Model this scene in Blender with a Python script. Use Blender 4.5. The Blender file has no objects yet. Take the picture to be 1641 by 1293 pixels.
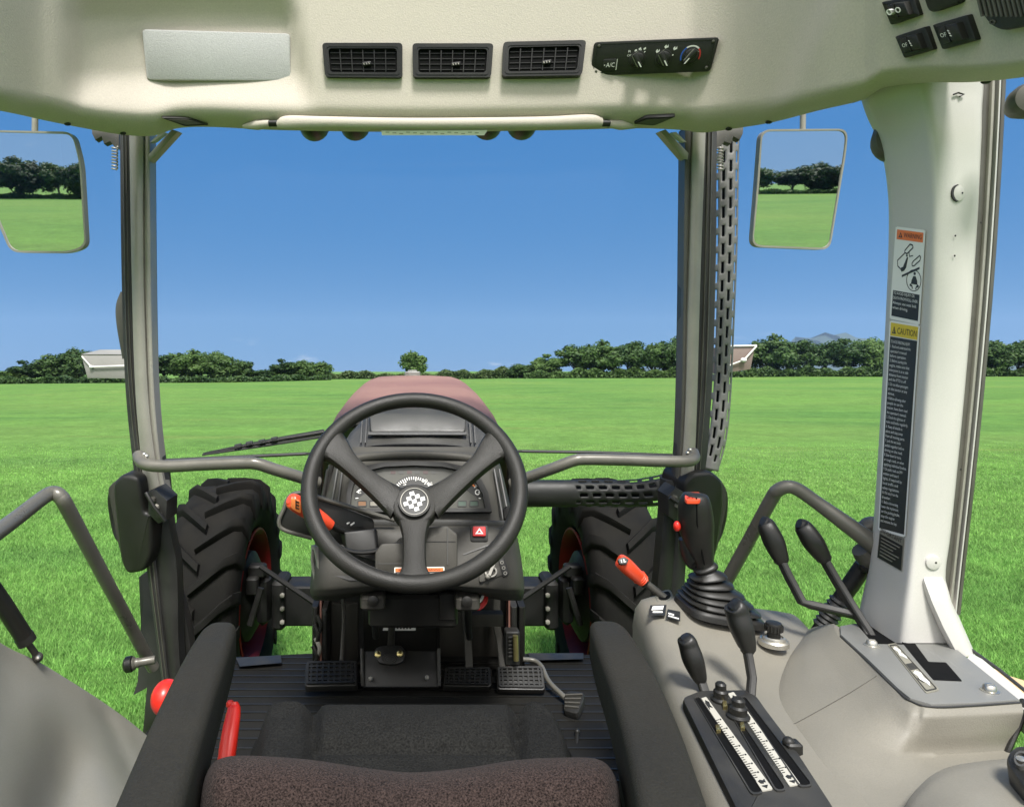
import bpy, math, random
import numpy as np
from mathutils import Vector, Matrix

# ------------------------------------------------------------------ camera, sky, sun, exposure
SC = bpy.context.scene
COL = SC.collection
F, CX, CY, H = 1050.0, 665.0, 595.0, 1.45          # focal length and principal point in photo pixels, eye height in metres
R = math.radians
SUN_EL, SUN_AZ = 60.0, 8.0                         # sun behind the driver, this many degrees round to the right

cam_data = bpy.data.cameras.new("camera")
cam_data.sensor_fit = 'HORIZONTAL'
cam_data.sensor_width = 36
cam_data.lens = 36 * F / 1641
cam_data.shift_x = (820.5 - CX) / 1641
cam_data.shift_y = (CY - 646.5) / 1641
cam_data.clip_start = 0.02
cam_data.clip_end = 20000
cam = bpy.data.objects.new("camera", cam_data)
COL.objects.link(cam)
cam.location = (0, 0, H)
cam.rotation_euler = (R(90), 0, 0)
SC.camera = cam

sun_dir = Vector((math.sin(R(SUN_AZ)) * math.cos(R(SUN_EL)), -math.cos(R(SUN_AZ)) * math.cos(R(SUN_EL)), math.sin(R(SUN_EL))))
sd = bpy.data.lights.new("sun", 'SUN')
sd.energy = 3.2
sd.angle = R(14.0)                                 # the photograph shows soft, edgeless shade in the cab
sd.color = (1.0, 0.975, 0.945)
sun = bpy.data.objects.new("sun", sd)
COL.objects.link(sun)
sun.rotation_euler = sun_dir.to_track_quat('Z', 'Y').to_euler()

W = bpy.data.worlds.new("World")
SC.world = W
W.use_nodes = True
wn, wl = W.node_tree.nodes, W.node_tree.links
wn.clear()
w_out = wn.new('ShaderNodeOutputWorld')
w_bg = wn.new('ShaderNodeBackground')
w_sky = wn.new('ShaderNodeTexSky')
w_sky.sky_type = 'NISHITA'
w_sky.sun_disc = False
w_sky.sun_elevation = R(SUN_EL)
w_sky.sun_rotation = math.atan2(sun_dir.x, sun_dir.y)
w_sky.altitude = 6000
w_sky.air_density = 0.5
w_sky.dust_density = 0.0
w_sky.ozone_density = 6.0
w_bg.inputs['Strength'].default_value = 0.10
# evens the sky out between horizon and zenith, channel by channel
w_spl = wn.new('ShaderNodeSeparateColor')
w_cmb = wn.new('ShaderNodeCombineColor')
wl.new(w_sky.outputs['Color'], w_spl.inputs[0])
for k_, (g_, a_) in enumerate(((0.588, 0.40), (0.19, 1.19), (0.04, 2.72))):
    w_p = wn.new('ShaderNodeMath')
    w_p.operation = 'POWER'
    w_p.inputs[1].default_value = g_
    w_m = wn.new('ShaderNodeMath')
    w_m.operation = 'MULTIPLY'
    w_m.inputs[1].default_value = a_
    wl.new(w_spl.outputs[k_], w_p.inputs[0])
    wl.new(w_p.outputs[0], w_m.inputs[0])
    wl.new(w_m.outputs[0], w_cmb.inputs[k_])
# a few small fair weather clouds low over the horizon
w_tc = wn.new('ShaderNodeTexCoord')
w_sep = wn.new('ShaderNodeSeparateXYZ')
w_map = wn.new('ShaderNodeMapping')
w_map.inputs['Scale'].default_value = (9, 9, 34)
w_noi = wn.new('ShaderNodeTexNoise')
w_noi.inputs['Scale'].default_value = 1.6
w_noi.inputs['Detail'].default_value = 6
w_rmp = wn.new('ShaderNodeMapRange')
w_rmp.inputs['From Min'].default_value = 0.63
w_rmp.inputs['From Max'].default_value = 0.72
w_alt = wn.new('ShaderNodeMapRange')
w_alt.inputs['From Min'].default_value = 0.055
w_alt.inputs['From Max'].default_value = 0.03
w_mul = wn.new('ShaderNodeMath')
w_mul.operation = 'MULTIPLY'
w_mul2 = wn.new('ShaderNodeMath')
w_mul2.operation = 'MULTIPLY'
w_mul2.inputs[1].default_value = 0.55
w_mix = wn.new('ShaderNodeMix')
w_mix.data_type = 'RGBA'
w_mix.inputs[7].default_value = (3.6, 3.9, 4.3, 1)
wl.new(w_tc.outputs['Generated'], w_map.inputs['Vector'])
wl.new(w_map.outputs['Vector'], w_noi.inputs['Vector'])
wl.new(w_noi.outputs['Fac'], w_rmp.inputs['Value'])
wl.new(w_tc.outputs['Generated'], w_sep.inputs['Vector'])
wl.new(w_sep.outputs['Z'], w_alt.inputs['Value'])
wl.new(w_rmp.outputs['Result'], w_mul.inputs[0])
wl.new(w_alt.outputs['Result'], w_mul.inputs[1])
wl.new(w_mul.outputs[0], w_mul2.inputs[0])
wl.new(w_mul2.outputs[0], w_mix.inputs[0])
wl.new(w_cmb.outputs[0], w_mix.inputs[6])
# an added, unseen bank of bright cloud behind the driver, clear of the horizon: it fills the cab with soft light
def w_range(sock, a, b, lo=0.0, hi=1.0):
    r_ = wn.new('ShaderNodeMapRange')
    r_.interpolation_type = 'SMOOTHSTEP'
    r_.inputs['From Min'].default_value = a
    r_.inputs['From Max'].default_value = b
    r_.inputs['To Min'].default_value = lo
    r_.inputs['To Max'].default_value = hi
    wl.new(sock, r_.inputs['Value'])
    return r_.outputs['Result']
def w_times(a, b):
    m_ = wn.new('ShaderNodeMath')
    m_.operation = 'MULTIPLY'
    wl.new(a, m_.inputs[0])
    wl.new(b, m_.inputs[1])
    return m_.outputs[0]
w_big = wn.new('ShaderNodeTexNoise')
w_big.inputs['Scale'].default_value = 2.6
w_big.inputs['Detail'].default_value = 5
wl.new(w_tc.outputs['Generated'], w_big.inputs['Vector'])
w_fill_bank = w_times(w_times(w_range(w_sep.outputs['Y'], 0.10, -0.30), w_range(w_sep.outputs['Z'], 0.13, 0.32)), w_range(w_big.outputs['Fac'], 0.30, 0.60, 0.55, 1.0))
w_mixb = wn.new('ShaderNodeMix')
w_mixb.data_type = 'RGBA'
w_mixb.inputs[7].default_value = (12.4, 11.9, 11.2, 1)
wl.new(w_fill_bank, w_mixb.inputs[0])
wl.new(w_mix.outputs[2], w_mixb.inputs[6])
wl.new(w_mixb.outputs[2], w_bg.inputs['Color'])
wl.new(w_bg.outputs['Background'], w_out.inputs['Surface'])

SC.view_settings.view_transform = 'Standard'
SC.view_settings.look = 'None'
SC.view_settings.gamma = 1.0
SC.view_settings.use_curve_mapping = False
SC.view_settings.exposure = 1.0
SC.cycles.max_bounces = 8
SC.cycles.transparent_max_bounces = 16
SC.cycles.sample_clamp_indirect = 8

rng = random.Random(7)

# ------------------------------------------------------------------ small maths helpers
def smooth(x, a, b):
    if a == b:
        return 1.0 if x >= a else 0.0
    t = max(0.0, min(1.0, (x - a) / (b - a)))
    return t * t * (3 - 2 * t)

def P(px, py, d):
    """Point that stands d metres ahead of the eye in the direction of photo pixel (px, py)."""
    return Vector(((px - CX) / F * d, d, H - (py - CY) / F * d))

def G(px, py, z):
    """Point on the level plane z metres above the eye (negative: below)."""
    return P(px, py, -z * F / (py - CY))

def interp(x, xs, ys):
    return float(np.interp(x, xs, ys))

def catmull(pts, n):
    """n points along a smooth curve through pts (tuples or Vectors)."""
    a = np.array([list(p) for p in pts], float)
    m = len(a)
    if m == 2:
        t = np.linspace(0, 1, n)[:, None]
        return a[0] * (1 - t) + a[1] * t
    out = []
    for k in range(n):
        s = k / (n - 1) * (m - 1)
        i = min(int(s), m - 2)
        t = s - i
        p0 = a[i - 1] if i > 0 else 2 * a[0] - a[1]
        p1, p2 = a[i], a[i + 1]
        p3 = a[i + 2] if i + 2 < m else 2 * a[-1] - a[-2]
        out.append(0.5 * ((2 * p1) + (-p0 + p2) * t + (2 * p0 - 5 * p1 + 4 * p2 - p3) * t * t + (-p0 + 3 * p1 - 3 * p2 + p3) * t ** 3))
    return np.array(out)

class PL:
    """A plane through three (px, py, d) points; fr(px, py, h) is the point of it seen at that pixel, raised h metres towards the driver."""
    def __init__(s, a, b, c):
        A, B, D = P(*a), P(*b), P(*c)
        s.o = A
        n = (B - A).cross(D - A).normalized()
        if n.dot(Vector((0, 0, H)) - A) < 0:
            n = -n
        s.n = n
    @classmethod
    def at(cls, p, n):
        s = cls.__new__(cls)
        s.o = p
        s.n = n.normalized()
        return s
    def __call__(s, px, py, h=0.0):
        d = Vector(((px - CX) / F, 1, -(py - CY) / F))
        e = Vector((0, 0, H))
        t = (s.o - e).dot(s.n) / d.dot(s.n)
        return e + d * t + s.n * h

class Quad:
    """Maps (u, v) in 0..1 to a pixel quad (top left, top right, bottom right, bottom left) on plane fr."""
    def __init__(s, fr, q):
        s.fr, s.q = fr, q
    def px(s, u, v):
        (a, b, c, d) = s.q
        x = (a[0] * (1 - u) + b[0] * u) * (1 - v) + (d[0] * (1 - u) + c[0] * u) * v
        y = (a[1] * (1 - u) + b[1] * u) * (1 - v) + (d[1] * (1 - u) + c[1] * u) * v
        return x, y
    def __call__(s, u, v, h=0.0):
        x, y = s.px(u, v)
        return s.fr(x, y, h)

def rrect(x0, y0, x1, y1, r, n=4, ry=None):
    """Rounded rectangle outline."""
    ry = r if ry is None else ry
    out = []
    for cx, cy, a0 in ((x1 - r, y0 + ry, -90), (x1 - r, y1 - ry, 0), (x0 + r, y1 - ry, 90), (x0 + r, y0 + ry, 180)):
        for k in range(n + 1):
            a = R(a0 + 90 * k / n)
            out.append((cx + r * math.cos(a), cy + ry * math.sin(a)))
    return out

def circ(cx, cy, rx, ry=None, n=24, a0=0, a1=360):
    ry = rx if ry is None else ry
    full = abs(a1 - a0) >= 360
    m = n if full else n + 1
    return [(cx + rx * math.cos(R(a0 + (a1 - a0) * k / n)), cy + ry * math.sin(R(a0 + (a1 - a0) * k / n))) for k in range(m)]

def round_poly(pts, r, n=3):
    """Corner-rounded polygon."""
    out = []
    m = len(pts)
    for i in range(m):
        a, b, c = Vector(pts[i - 1]), Vector(pts[i]), Vector(pts[(i + 1) % m])
        u, v = (a - b), (c - b)
        k = min(r, u.length * 0.45, v.length * 0.45)
        p, q = b + u.normalized() * k, b + v.normalized() * k
        for j in range(n + 1):
            t = j / n
            w = p * (1 - t) ** 2 + b * 2 * t * (1 - t) + q * t * t
            out.append((w.x, w.y))
    return out

# ------------------------------------------------------------------ mesh builder
class MB:
    def __init__(s):
        s.v, s.f, s.m = [], [], []
    def add(s, vs, fs, mi=0):
        b = len(s.v)
        s.v.extend(tuple(p) for p in vs)
        for f in fs:
            s.f.append(tuple(b + i for i in f))
            s.m.append(mi)
        return s
    def loft(s, rings, mi=0, closed=True, cap0=True, cap1=True):
        n = len(rings[0])
        vs = [p for r in rings for p in r]
        fs = []
        m = n if closed else n - 1
        for i in range(len(rings) - 1):
            for j in range(m):
                a, b = i * n + j, i * n + (j + 1) % n
                fs.append((a, b, b + n, a + n))
        if cap0 and closed:
            fs.append(tuple(range(n - 1, -1, -1)))
        if cap1 and closed:
            k = (len(rings) - 1) * n
            fs.append(tuple(range(k, k + n)))
        return s.add(vs, fs, mi)
    def patch(s, grid, mi=0, thick=0.0, away=None):
        """Grid of points (rows x cols). thick > 0 gives it a back, that far along its normals away from the driver."""
        g = np.array([[list(p) for p in r] for r in grid], float)
        nr, nc = g.shape[:2]
        def quads(off, flip):
            q = []
            for i in range(nr - 1):
                for j in range(nc - 1):
                    a = off + i * nc + j
                    f = (a, a + 1, a + nc + 1, a + nc)
                    q.append(f[::-1] if flip else f)
            return q
        vs = [tuple(p) for r in g for p in r]
        if not thick:
            return s.add(vs, quads(0, False), mi)
        du = np.gradient(g, axis=1)
        dv = np.gradient(g, axis=0)
        n = np.cross(du, dv)
        n /= np.maximum(np.linalg.norm(n, axis=2, keepdims=True), 1e-9)
        eye = np.array(away if away is not None else (0, 0, H))
        c = g.reshape(-1, 3).mean(0)
        if np.sum(n.reshape(-1, 3) * (eye - g.reshape(-1, 3))) < 0:
            n = -n
            flip = False
        else:
            flip = True
        back = g - n * thick
        vs += [tuple(p) for r in back for p in r]
        N = nr * nc
        fs = quads(0, flip) + quads(N, not flip)
        rim = [(0, j) for j in range(nc)] + [(i, nc - 1) for i in range(1, nr)] + [(nr - 1, j) for j in range(nc - 2, -1, -1)] + [(i, 0) for i in range(nr - 2, 0, -1)]
        ids = [i * nc + j for i, j in rim]
        for k in range(len(ids)):
            a, b = ids[k], ids[(k + 1) % len(ids)]
            fs.append((a, b, b + N, a + N) if not flip else (b, a, a + N, b + N))
        return s.add(vs, fs, mi)
    def tube(s, path, r, n=12, sub=0, caps=True, closed=False, mi=0, up=None, sq=0.0):
        """Round bar along path; r is a number, a list of numbers or a list of (across, other way) pairs. sq squares the section off."""
        pts = [Vector(p) for p in path]
        rs = list(r) if isinstance(r, (list, tuple)) and len(r) == len(pts) and not (len(pts) == 2 and isinstance(r, tuple)) else [r] * len(pts)
        rs = [(q, q) if not isinstance(q, (list, tuple)) else q for q in rs]
        if sub:
            both = catmull([tuple(p) + tuple(q) for p, q in zip(pts, rs)], sub)
            pts = [Vector(b[:3]) for b in both]
            rs = [(max(b[3], 1e-4), max(b[4], 1e-4)) for b in both]
        m = len(pts)
        rings = []
        ref = Vector(up) if up is not None else None
        for i in range(m):
            if closed:
                t = (pts[(i + 1) % m] - pts[i - 1]).normalized()
            else:
                t = (pts[min(i + 1, m - 1)] - pts[max(i - 1, 0)]).normalized()
            if ref is None:
                ref = Vector((0, 0, 1)) if abs(t.z) < 0.8 else Vector((1, 0, 0))
            a = (ref - t * ref.dot(t)).normalized()
            if up is None:
                ref = a
            b = t.cross(a)
            ring = []
            for k in range(n):
                th = 2 * math.pi * k / n
                c, q = math.cos(th), math.sin(th)
                if sq:
                    e = 1 - sq
                    c = math.copysign(abs(c) ** e, c)
                    q = math.copysign(abs(q) ** e, q)
                ring.append(pts[i] + a * c * rs[i][1] + b * q * rs[i][0])
            rings.append(ring)
        if closed:
            rings.append(rings[0])
        return s.loft(rings, mi, True, caps and not closed, caps and not closed)
    def lathe(s, o, axis, prof, n=24, mi=0, caps=True):
        """prof: (radius, distance along axis) pairs."""
        o, ax = Vector(o), Vector(axis).normalized()
        ref = Vector((0, 0, 1)) if abs(ax.z) < 0.8 else Vector((1, 0, 0))
        a = (ref - ax * ref.dot(ax)).normalized()
        b = ax.cross(a)
        rings = [[o + ax * h + (a * math.cos(2 * math.pi * k / n) + b * math.sin(2 * math.pi * k / n)) * max(r, 1e-5) for k in range(n)] for r, h in prof]
        return s.loft(rings, mi, True, caps, caps)
    def plate(s, fr, outline, h0, h1, bev=0.0, mi=0, seg=2):
        """Solid with the given outline on frame fr, from height h0 to h1, its top edge rounded by bev metres."""
        n = len(outline)
        base = [fr(x, y, 0) for x, y in outline]
        ctr = sum(base, Vector()) / n
        nor = Vector()
        for i in range(n):
            nor += (base[i] - ctr).cross(base[(i + 1) % n] - ctr)
        nor.normalize()
        inw = []
        for i in range(n):
            e1 = base[i] - base[i - 1]
            e2 = base[(i + 1) % n] - base[i]
            w = nor.cross(e1.normalized()) + nor.cross(e2.normalized())
            inw.append(w.normalized() if w.length > 1e-6 else nor.cross(e1.normalized()))
        layers = [(h0, 0.0)]
        if bev:
            for k in range(seg + 1):
                a = math.pi / 2 * k / seg
                layers.append((h1 - bev + bev * math.sin(a), bev * (1 - math.cos(a))))
        else:
            layers.append((h1, 0.0))
        rings = [[fr(x, y, h) + inw[i] * ins for i, (x, y) in enumerate(outline)] for h, ins in layers]
        return s.loft(rings, mi)
    def ring(s, fr, outer, inner, h0, h1, mi=0):
        """Frame between two outlines with the same number of points."""
        n = len(outer)
        L = [[fr(x, y, h) for x, y in o] for o, h in ((outer, h0), (outer, h1), (inner, h1), (inner, h0))]
        vs = [p for r in L for p in r]
        fs = []
        for i in range(4):
            for j in range(n):
                a, b = i * n + j, i * n + (j + 1) % n
                c, d = ((i + 1) % 4) * n + (j + 1) % n, ((i + 1) % 4) * n + j
                fs.append((a, b, c, d))
        return s.add(vs, fs, mi)
    def bar(s, fr, a, b, w, h0, h1, mi=0):
        """Straight strip from pixel a to pixel b, w pixels wide."""
        d = Vector((b[0] - a[0], b[1] - a[1]))
        q = Vector((-d.y, d.x)).normalized() * w / 2
        return s.plate(fr, [(a[0] + q.x, a[1] + q.y), (b[0] + q.x, b[1] + q.y), (b[0] - q.x, b[1] - q.y), (a[0] - q.x, a[1] - q.y)], h0, h1, 0, mi)
    def box(s, c, size, rot=None, mi=0, bev=0.0):
        """Box about c with softened vertical and horizontal edges when bev is set."""
        c = Vector(c)
        x, y, z = (q / 2 for q in size)
        M = rot if rot is not None else Matrix.Identity(3)
        if bev:
            o = rrect(-x, -y, x, y, bev, 2)
            i_ = rrect(-x + bev * .6, -y + bev * .6, x - bev * .6, y - bev * .6, bev * .5, 2)
            rings = [[c + M @ Vector((p[0], p[1], h)) for p in q] for q, h in ((i_, -z), (o, -z + bev * .6), (o, z - bev * .6), (i_, z))]
            return s.loft(rings, mi)
        vs = [c + M @ Vector((sx * x, sy * y, sz * z)) for sz in (-1, 1) for sx, sy in ((-1, -1), (1, -1), (1, 1), (-1, 1))]
        return s.add(vs, [(3, 2, 1, 0), (4, 5, 6, 7), (0, 1, 5, 4), (1, 2, 6, 5), (2, 3, 7, 6), (3, 0, 4, 7)], mi)
    def ball(s, c, r, n=16, mi=0, axes=None):
        c = Vector(c)
        rx, ry, rz = (r, r, r) if not isinstance(r, (tuple, list)) else r
        m = n // 2
        rings = []
        for i in range(m + 1):
            a = -math.pi / 2 + math.pi * i / m
            ca, sa = max(math.cos(a), 1e-3), math.sin(a)
            rings.append([c + Vector((rx * ca * math.cos(2 * math.pi * k / n), ry * ca * math.sin(2 * math.pi * k / n), rz * sa)) for k in range(n)])
        return s.loft(rings, mi)
    def text(s, q, string, u, v, hgt, width=None, h0=0.0, h1=0.0006, mi=0, align='LEFT', asp=1.0):
        """Lettering on a frame q(u, v, h); (u, v) is the left end of its base line, hgt the capital height and width the whole run, in q's own units."""
        pts, polys = glyphs(string)
        if not polys:
            return s
        w0 = max(p[0] for p in pts)
        sc_v = hgt / 0.70
        sc_u = (width / w0) if width else sc_v * asp
        if align == 'CENTER':
            u -= w0 * sc_u / 2
        s.add([q(u + x * sc_u, v - y * sc_v, h1) for x, y in pts], polys, mi)
        return s

_gl = {}
def glyphs(string):
    if string in _gl:
        return _gl[string]
    cu = bpy.data.curves.new("lettering", 'FONT')
    cu.body = string
    cu.resolution_u = 2
    o = bpy.data.objects.new("lettering", cu)
    COL.objects.link(o)
    bpy.context.view_layer.update()
    me = o.evaluated_get(bpy.context.evaluated_depsgraph_get()).to_mesh()
    pts = [(v.co.x, v.co.y) for v in me.vertices]
    polys = [tuple(p.vertices) for p in me.polygons]
    o.evaluated_get(bpy.context.evaluated_depsgraph_get()).to_mesh_clear()
    bpy.data.objects.remove(o)
    bpy.data.curves.remove(cu)
    if pts:
        x0 = min(p[0] for p in pts)
        pts = [(p[0] - x0, p[1]) for p in pts]
    _gl[string] = (pts, polys)
    return _gl[string]

def mesh_obj(name, mb, mats, parent=None, label=None, sharp=38, smoothed=True, solid=0.0):
    me = bpy.data.meshes.new(name)
    me.from_pydata(mb.v, [], mb.f)
    mats = mats if isinstance(mats, (list, tuple)) else [mats]
    for m in mats:
        me.materials.append(m)
    if len(mats) > 1:
        me.polygons.foreach_set('material_index', mb.m)
    me.validate()
    import bmesh
    bm = bmesh.new()
    bm.from_mesh(me)
    bmesh.ops.recalc_face_normals(bm, faces=bm.faces)
    bm.to_mesh(me)
    bm.free()
    if smoothed:
        me.shade_smooth()
        me.set_sharp_from_angle(angle=R(sharp))
    o = bpy.data.objects.new(name, me)
    COL.objects.link(o)
    if parent is not None:
        o.parent = parent
    if label:
        o['label'] = label
    if solid:
        md = o.modifiers.new("sheet", 'SOLIDIFY')
        md.thickness = solid
    return o

def thing(name, label, cat, loc=(0, 0, 0), group=None):
    o = bpy.data.objects.new(name, None)
    COL.objects.link(o)
    o.location = loc
    o.empty_display_size = 0.1
    o['label'] = label
    o['category'] = cat
    if group:
        o['group'] = group
    return o

# ------------------------------------------------------------------ materials
def mat(name, col, rough=0.5, metal=0.0, var=0.10, vscale=6.0, grain=0.0, gscale=900.0, gvar=0.0, spec=0.5, coat=0.0, rvar=0.12, sheen=0.0, trans=0.0, dust=0.0):
    """Procedural paint/plastic/metal: slow tone variation, fine grain (bump and tone), uneven gloss, dust on upward faces."""
    m = bpy.data.materials.new(name)
    m.use_nodes = True
    nt = m.node_tree
    n, l = nt.nodes, nt.links
    b = n['Principled BSDF']
    tc = n.new('ShaderNodeTexCoord')
    no = n.new('ShaderNodeTexNoise')
    no.inputs['Scale'].default_value = vscale
    no.inputs['Detail'].default_value = 7
    no.inputs['Roughness'].default_value = 0.62
    l.new(tc.outputs['Object'], no.inputs['Vector'])
    mx = n.new('ShaderNodeMix')
    mx.data_type = 'RGBA'
    mx.inputs[6].default_value = tuple(c * (1 - var) for c in col) + (1,)
    mx.inputs[7].default_value = tuple(min(1, c * (1 + var)) for c in col) + (1,)
    mr = n.new('ShaderNodeMapRange')
    mr.inputs['From Min'].default_value = 0.3
    mr.inputs['From Max'].default_value = 0.7
    l.new(no.outputs['Fac'], mr.inputs['Value'])
    l.new(mr.outputs['Result'], mx.inputs[0])
    colour = mx.outputs[2]
    g = None
    if grain or gvar:
        g = n.new('ShaderNodeTexNoise')
        g.inputs['Scale'].default_value = gscale
        g.inputs['Detail'].default_value = 2
        l.new(tc.outputs['Object'], g.inputs['Vector'])
    if gvar:
        m2 = n.new('ShaderNodeMix')
        m2.data_type = 'RGBA'
        m2.blend_type = 'MULTIPLY'
        m2.inputs[0].default_value = 1.0
        r2 = n.new('ShaderNodeMapRange')
        r2.inputs['From Min'].default_value = 0.3
        r2.inputs['From Max'].default_value = 0.7
        r2.inputs['To Min'].default_value = 1 - gvar
        r2.inputs['To Max'].default_value = 1 + gvar
        l.new(g.outputs['Fac'], r2.inputs['Value'])
        l.new(colour, m2.inputs[6])
        l.new(r2.outputs['Result'], m2.inputs[7])
        colour = m2.outputs[2]
    if dust:
        ge = n.new('ShaderNodeNewGeometry')
        sp = n.new('ShaderNodeSeparateXYZ')
        l.new(ge.outputs['Normal'], sp.inputs['Vector'])
        md = n.new('ShaderNodeMath')
        md.operation = 'MULTIPLY'
        cl = n.new('ShaderNodeMapRange')
        cl.inputs['From Min'].default_value = 0.2
        cl.inputs['From Max'].default_value = 1.0
        cl.inputs['To Max'].default_value = dust
        l.new(sp.outputs['Z'], cl.inputs['Value'])
        l.new(cl.outputs['Result'], md.inputs[0])
        l.new(mr.outputs['Result'], md.inputs[1])
        m3 = n.new('ShaderNodeMix')
        m3.data_type = 'RGBA'
        m3.inputs[7].default_value = (0.22, 0.20, 0.16, 1)
        l.new(md.outputs[0], m3.inputs[0])
        l.new(colour, m3.inputs[6])
        colour = m3.outputs[2]
    l.new(colour, b.inputs['Base Color'])
    rr = n.new('ShaderNodeMapRange')
    rr.inputs['From Min'].default_value = 0.3
    rr.inputs['From Max'].default_value = 0.7
    rr.inputs['To Min'].default_value = max(0.02, rough - rvar)
    rr.inputs['To Max'].default_value = min(1, rough + rvar)
    l.new(no.outputs['Fac'], rr.inputs['Value'])
    l.new(rr.outputs['Result'], b.inputs['Roughness'])
    b.inputs['Metallic'].default_value = metal
    b.inputs['Specular IOR Level'].default_value = spec
    b.inputs['Coat Weight'].default_value = coat
    b.inputs['Sheen Weight'].default_value = sheen
    if grain:
        bp = n.new('ShaderNodeBump')
        bp.inputs['Strength'].default_value = grain
        bp.inputs['Distance'].default_value = 0.002
        l.new(g.outputs['Fac'], bp.inputs['Height'])
        l.new(bp.outputs['Normal'], b.inputs['Normal'])
    return m

M = {}
M['liner'] = mat('headliner_plastic', (0.445, 0.405, 0.345), 0.72, var=0.05, vscale=3, grain=0.22, gscale=420, gvar=0.06, spec=0.25)
M['liner_dark'] = mat('blank_cover_plastic', (0.38, 0.38, 0.37), 0.7, var=0.05, grain=0.28, gscale=480, gvar=0.10, spec=0.25)
M['grey'] = mat('console_plastic', (0.172, 0.161, 0.131), 0.5, var=0.08, vscale=4, grain=0.16, gscale=700, gvar=0.06, spec=0.4)
M['grey_light'] = mat('fender_plastic', (0.225, 0.216, 0.180), 0.5, var=0.10, vscale=4, grain=0.16, gscale=700, gvar=0.08, spec=0.35)
M['grey_edge'] = mat('console_dark_side', (0.12, 0.12, 0.10), 0.5, var=0.1, grain=0.15, gvar=0.05)
M['silver'] = mat('silver_plate', (0.150, 0.150, 0.138), 0.5, metal=0.0, var=0.05, grain=0.08, gscale=1200, gvar=0.08)
M['pillar'] = mat('pillar_paint', (0.46, 0.445, 0.41), 0.45, var=0.06, vscale=3, grain=0.06, gvar=0.04)
M['rail'] = mat('rail_paint', (0.125, 0.118, 0.098), 0.36, metal=0.2, var=0.18, vscale=9, rvar=0.15, grain=0.04)
M['trim'] = mat('pillar_trim', (0.265, 0.252, 0.215), 0.42, metal=0.1, var=0.15, vscale=8, grain=0.04, gvar=0.05)
M['seal'] = mat('rubber_seal', (0.028, 0.028, 0.026), 0.55, var=0.25, vscale=12)
M['seal_grey'] = mat('grey_rubber_seal', (0.075, 0.071, 0.058), 0.5, var=0.25, vscale=12)
M['black'] = mat('black_plastic', (0.0145, 0.0140, 0.0120), 0.42, var=0.25, grain=0.10, gscale=900, spec=0.35)
M['blacker'] = mat('black_gap', (0.004, 0.004, 0.004), 0.8, spec=0.1)  # near-black; also stands in for the shade inside slots and gaps
M['dash'] = mat('dash_plastic', (0.047, 0.0445, 0.037), 0.55, var=0.16, grain=0.18, gscale=800, gvar=0.10, spec=0.3, dust=0.10)
M['dash_light'] = mat('dash_cowl_plastic', (0.050, 0.049, 0.044), 0.5, var=0.12, vscale=10, grain=0.15, gscale=700, gvar=0.08)
M['dash_dark'] = mat('dash_dark_metal', (0.0185, 0.018, 0.016), 0.55, var=0.3, vscale=14, grain=0.1, dust=0.05)
M['cluster'] = mat('cluster_face', (0.058, 0.058, 0.046), 0.3, var=0.1, gvar=0.06)
M['wheel'] = mat('wheel_vinyl', (0.0160, 0.0150, 0.0120), 0.5, var=0.14, grain=0.35, gscale=600, gvar=0.16, spec=0.32)
M['arm'] = mat('armrest_vinyl', (0.0200, 0.0185, 0.0140), 0.68, var=0.12, grain=0.35, gscale=520, gvar=0.18, spec=0.2)
M['cushion'] = mat('black_fabric', (0.012, 0.012, 0.011), 0.95, var=0.2, vscale=18, grain=1.0, gscale=420, gvar=0.6, spec=0.15)
M['brown'] = mat('brown_fabric', (0.028, 0.0192, 0.0165), 0.95, var=0.15, vscale=10, grain=1.0, gscale=620, gvar=0.85, spec=0.1, sheen=0.03)
M['orange'] = mat('red_orange_plastic', (0.66, 0.065, 0.022), 0.32, var=0.08, rvar=0.06, coat=0.2)
M['orange_deep'] = mat('red_plastic', (0.60, 0.022, 0.012), 0.35, var=0.1)
M['amber'] = mat('amber_plastic', (0.75, 0.22, 0.06), 0.3, var=0.05)
M['scale'] = mat('scale_print', (0.40, 0.385, 0.33), 0.5, var=0.06)
M['white'] = mat('white_print', (0.72, 0.71, 0.66), 0.5, var=0.04)
M['label_black'] = mat('black_print', (0.018, 0.018, 0.016), 0.5, var=0.1)
M['label_orange'] = mat('orange_print', (0.72, 0.17, 0.035), 0.5, var=0.05)
M['label_yellow'] = mat('yellow_print', (0.62, 0.46, 0.03), 0.5, var=0.05)
M['label_grey'] = mat('grey_print', (0.20, 0.19, 0.15), 0.5, var=0.1)
M['blue'] = mat('blue_print', (0.02, 0.09, 0.42), 0.5)
M['red'] = mat('red_print', (0.45, 0.02, 0.02), 0.5)
M['green_dim'] = mat('unlit_green_lamp', (0.03, 0.06, 0.04), 0.4)
M['chrome'] = mat('bright_metal', (0.50, 0.48, 0.42), 0.34, metal=0.85, var=0.15, rvar=0.1)
M['brass'] = mat('zinc_yellow_bolt', (0.50, 0.42, 0.18), 0.3, metal=0.9, var=0.2)
M['hood'] = mat('faded_hood_paint', (0.235, 0.118, 0.092), 0.62, var=0.14, vscale=3, rvar=0.1, spec=0.2, dust=0.25)
M['rim'] = mat('red_rim_paint', (0.15, 0.009, 0.010), 0.6, var=0.3, vscale=8, spec=0.2)
M['tyre'] = mat('tyre_rubber', (0.0075, 0.0072, 0.0062), 0.85, var=0.35, vscale=14, grain=0.2, gscale=250, dust=0.03, spec=0.15)
M['frame'] = mat('chassis_paint', (0.009, 0.0088, 0.008), 0.6, var=0.35, vscale=12, dust=0.04, spec=0.3)
M['mat'] = mat('floor_rubber', (0.0095, 0.0090, 0.0075), 0.8, var=0.25, vscale=9, grain=0.25, gscale=500, gvar=0.1, spec=0.2)
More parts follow.
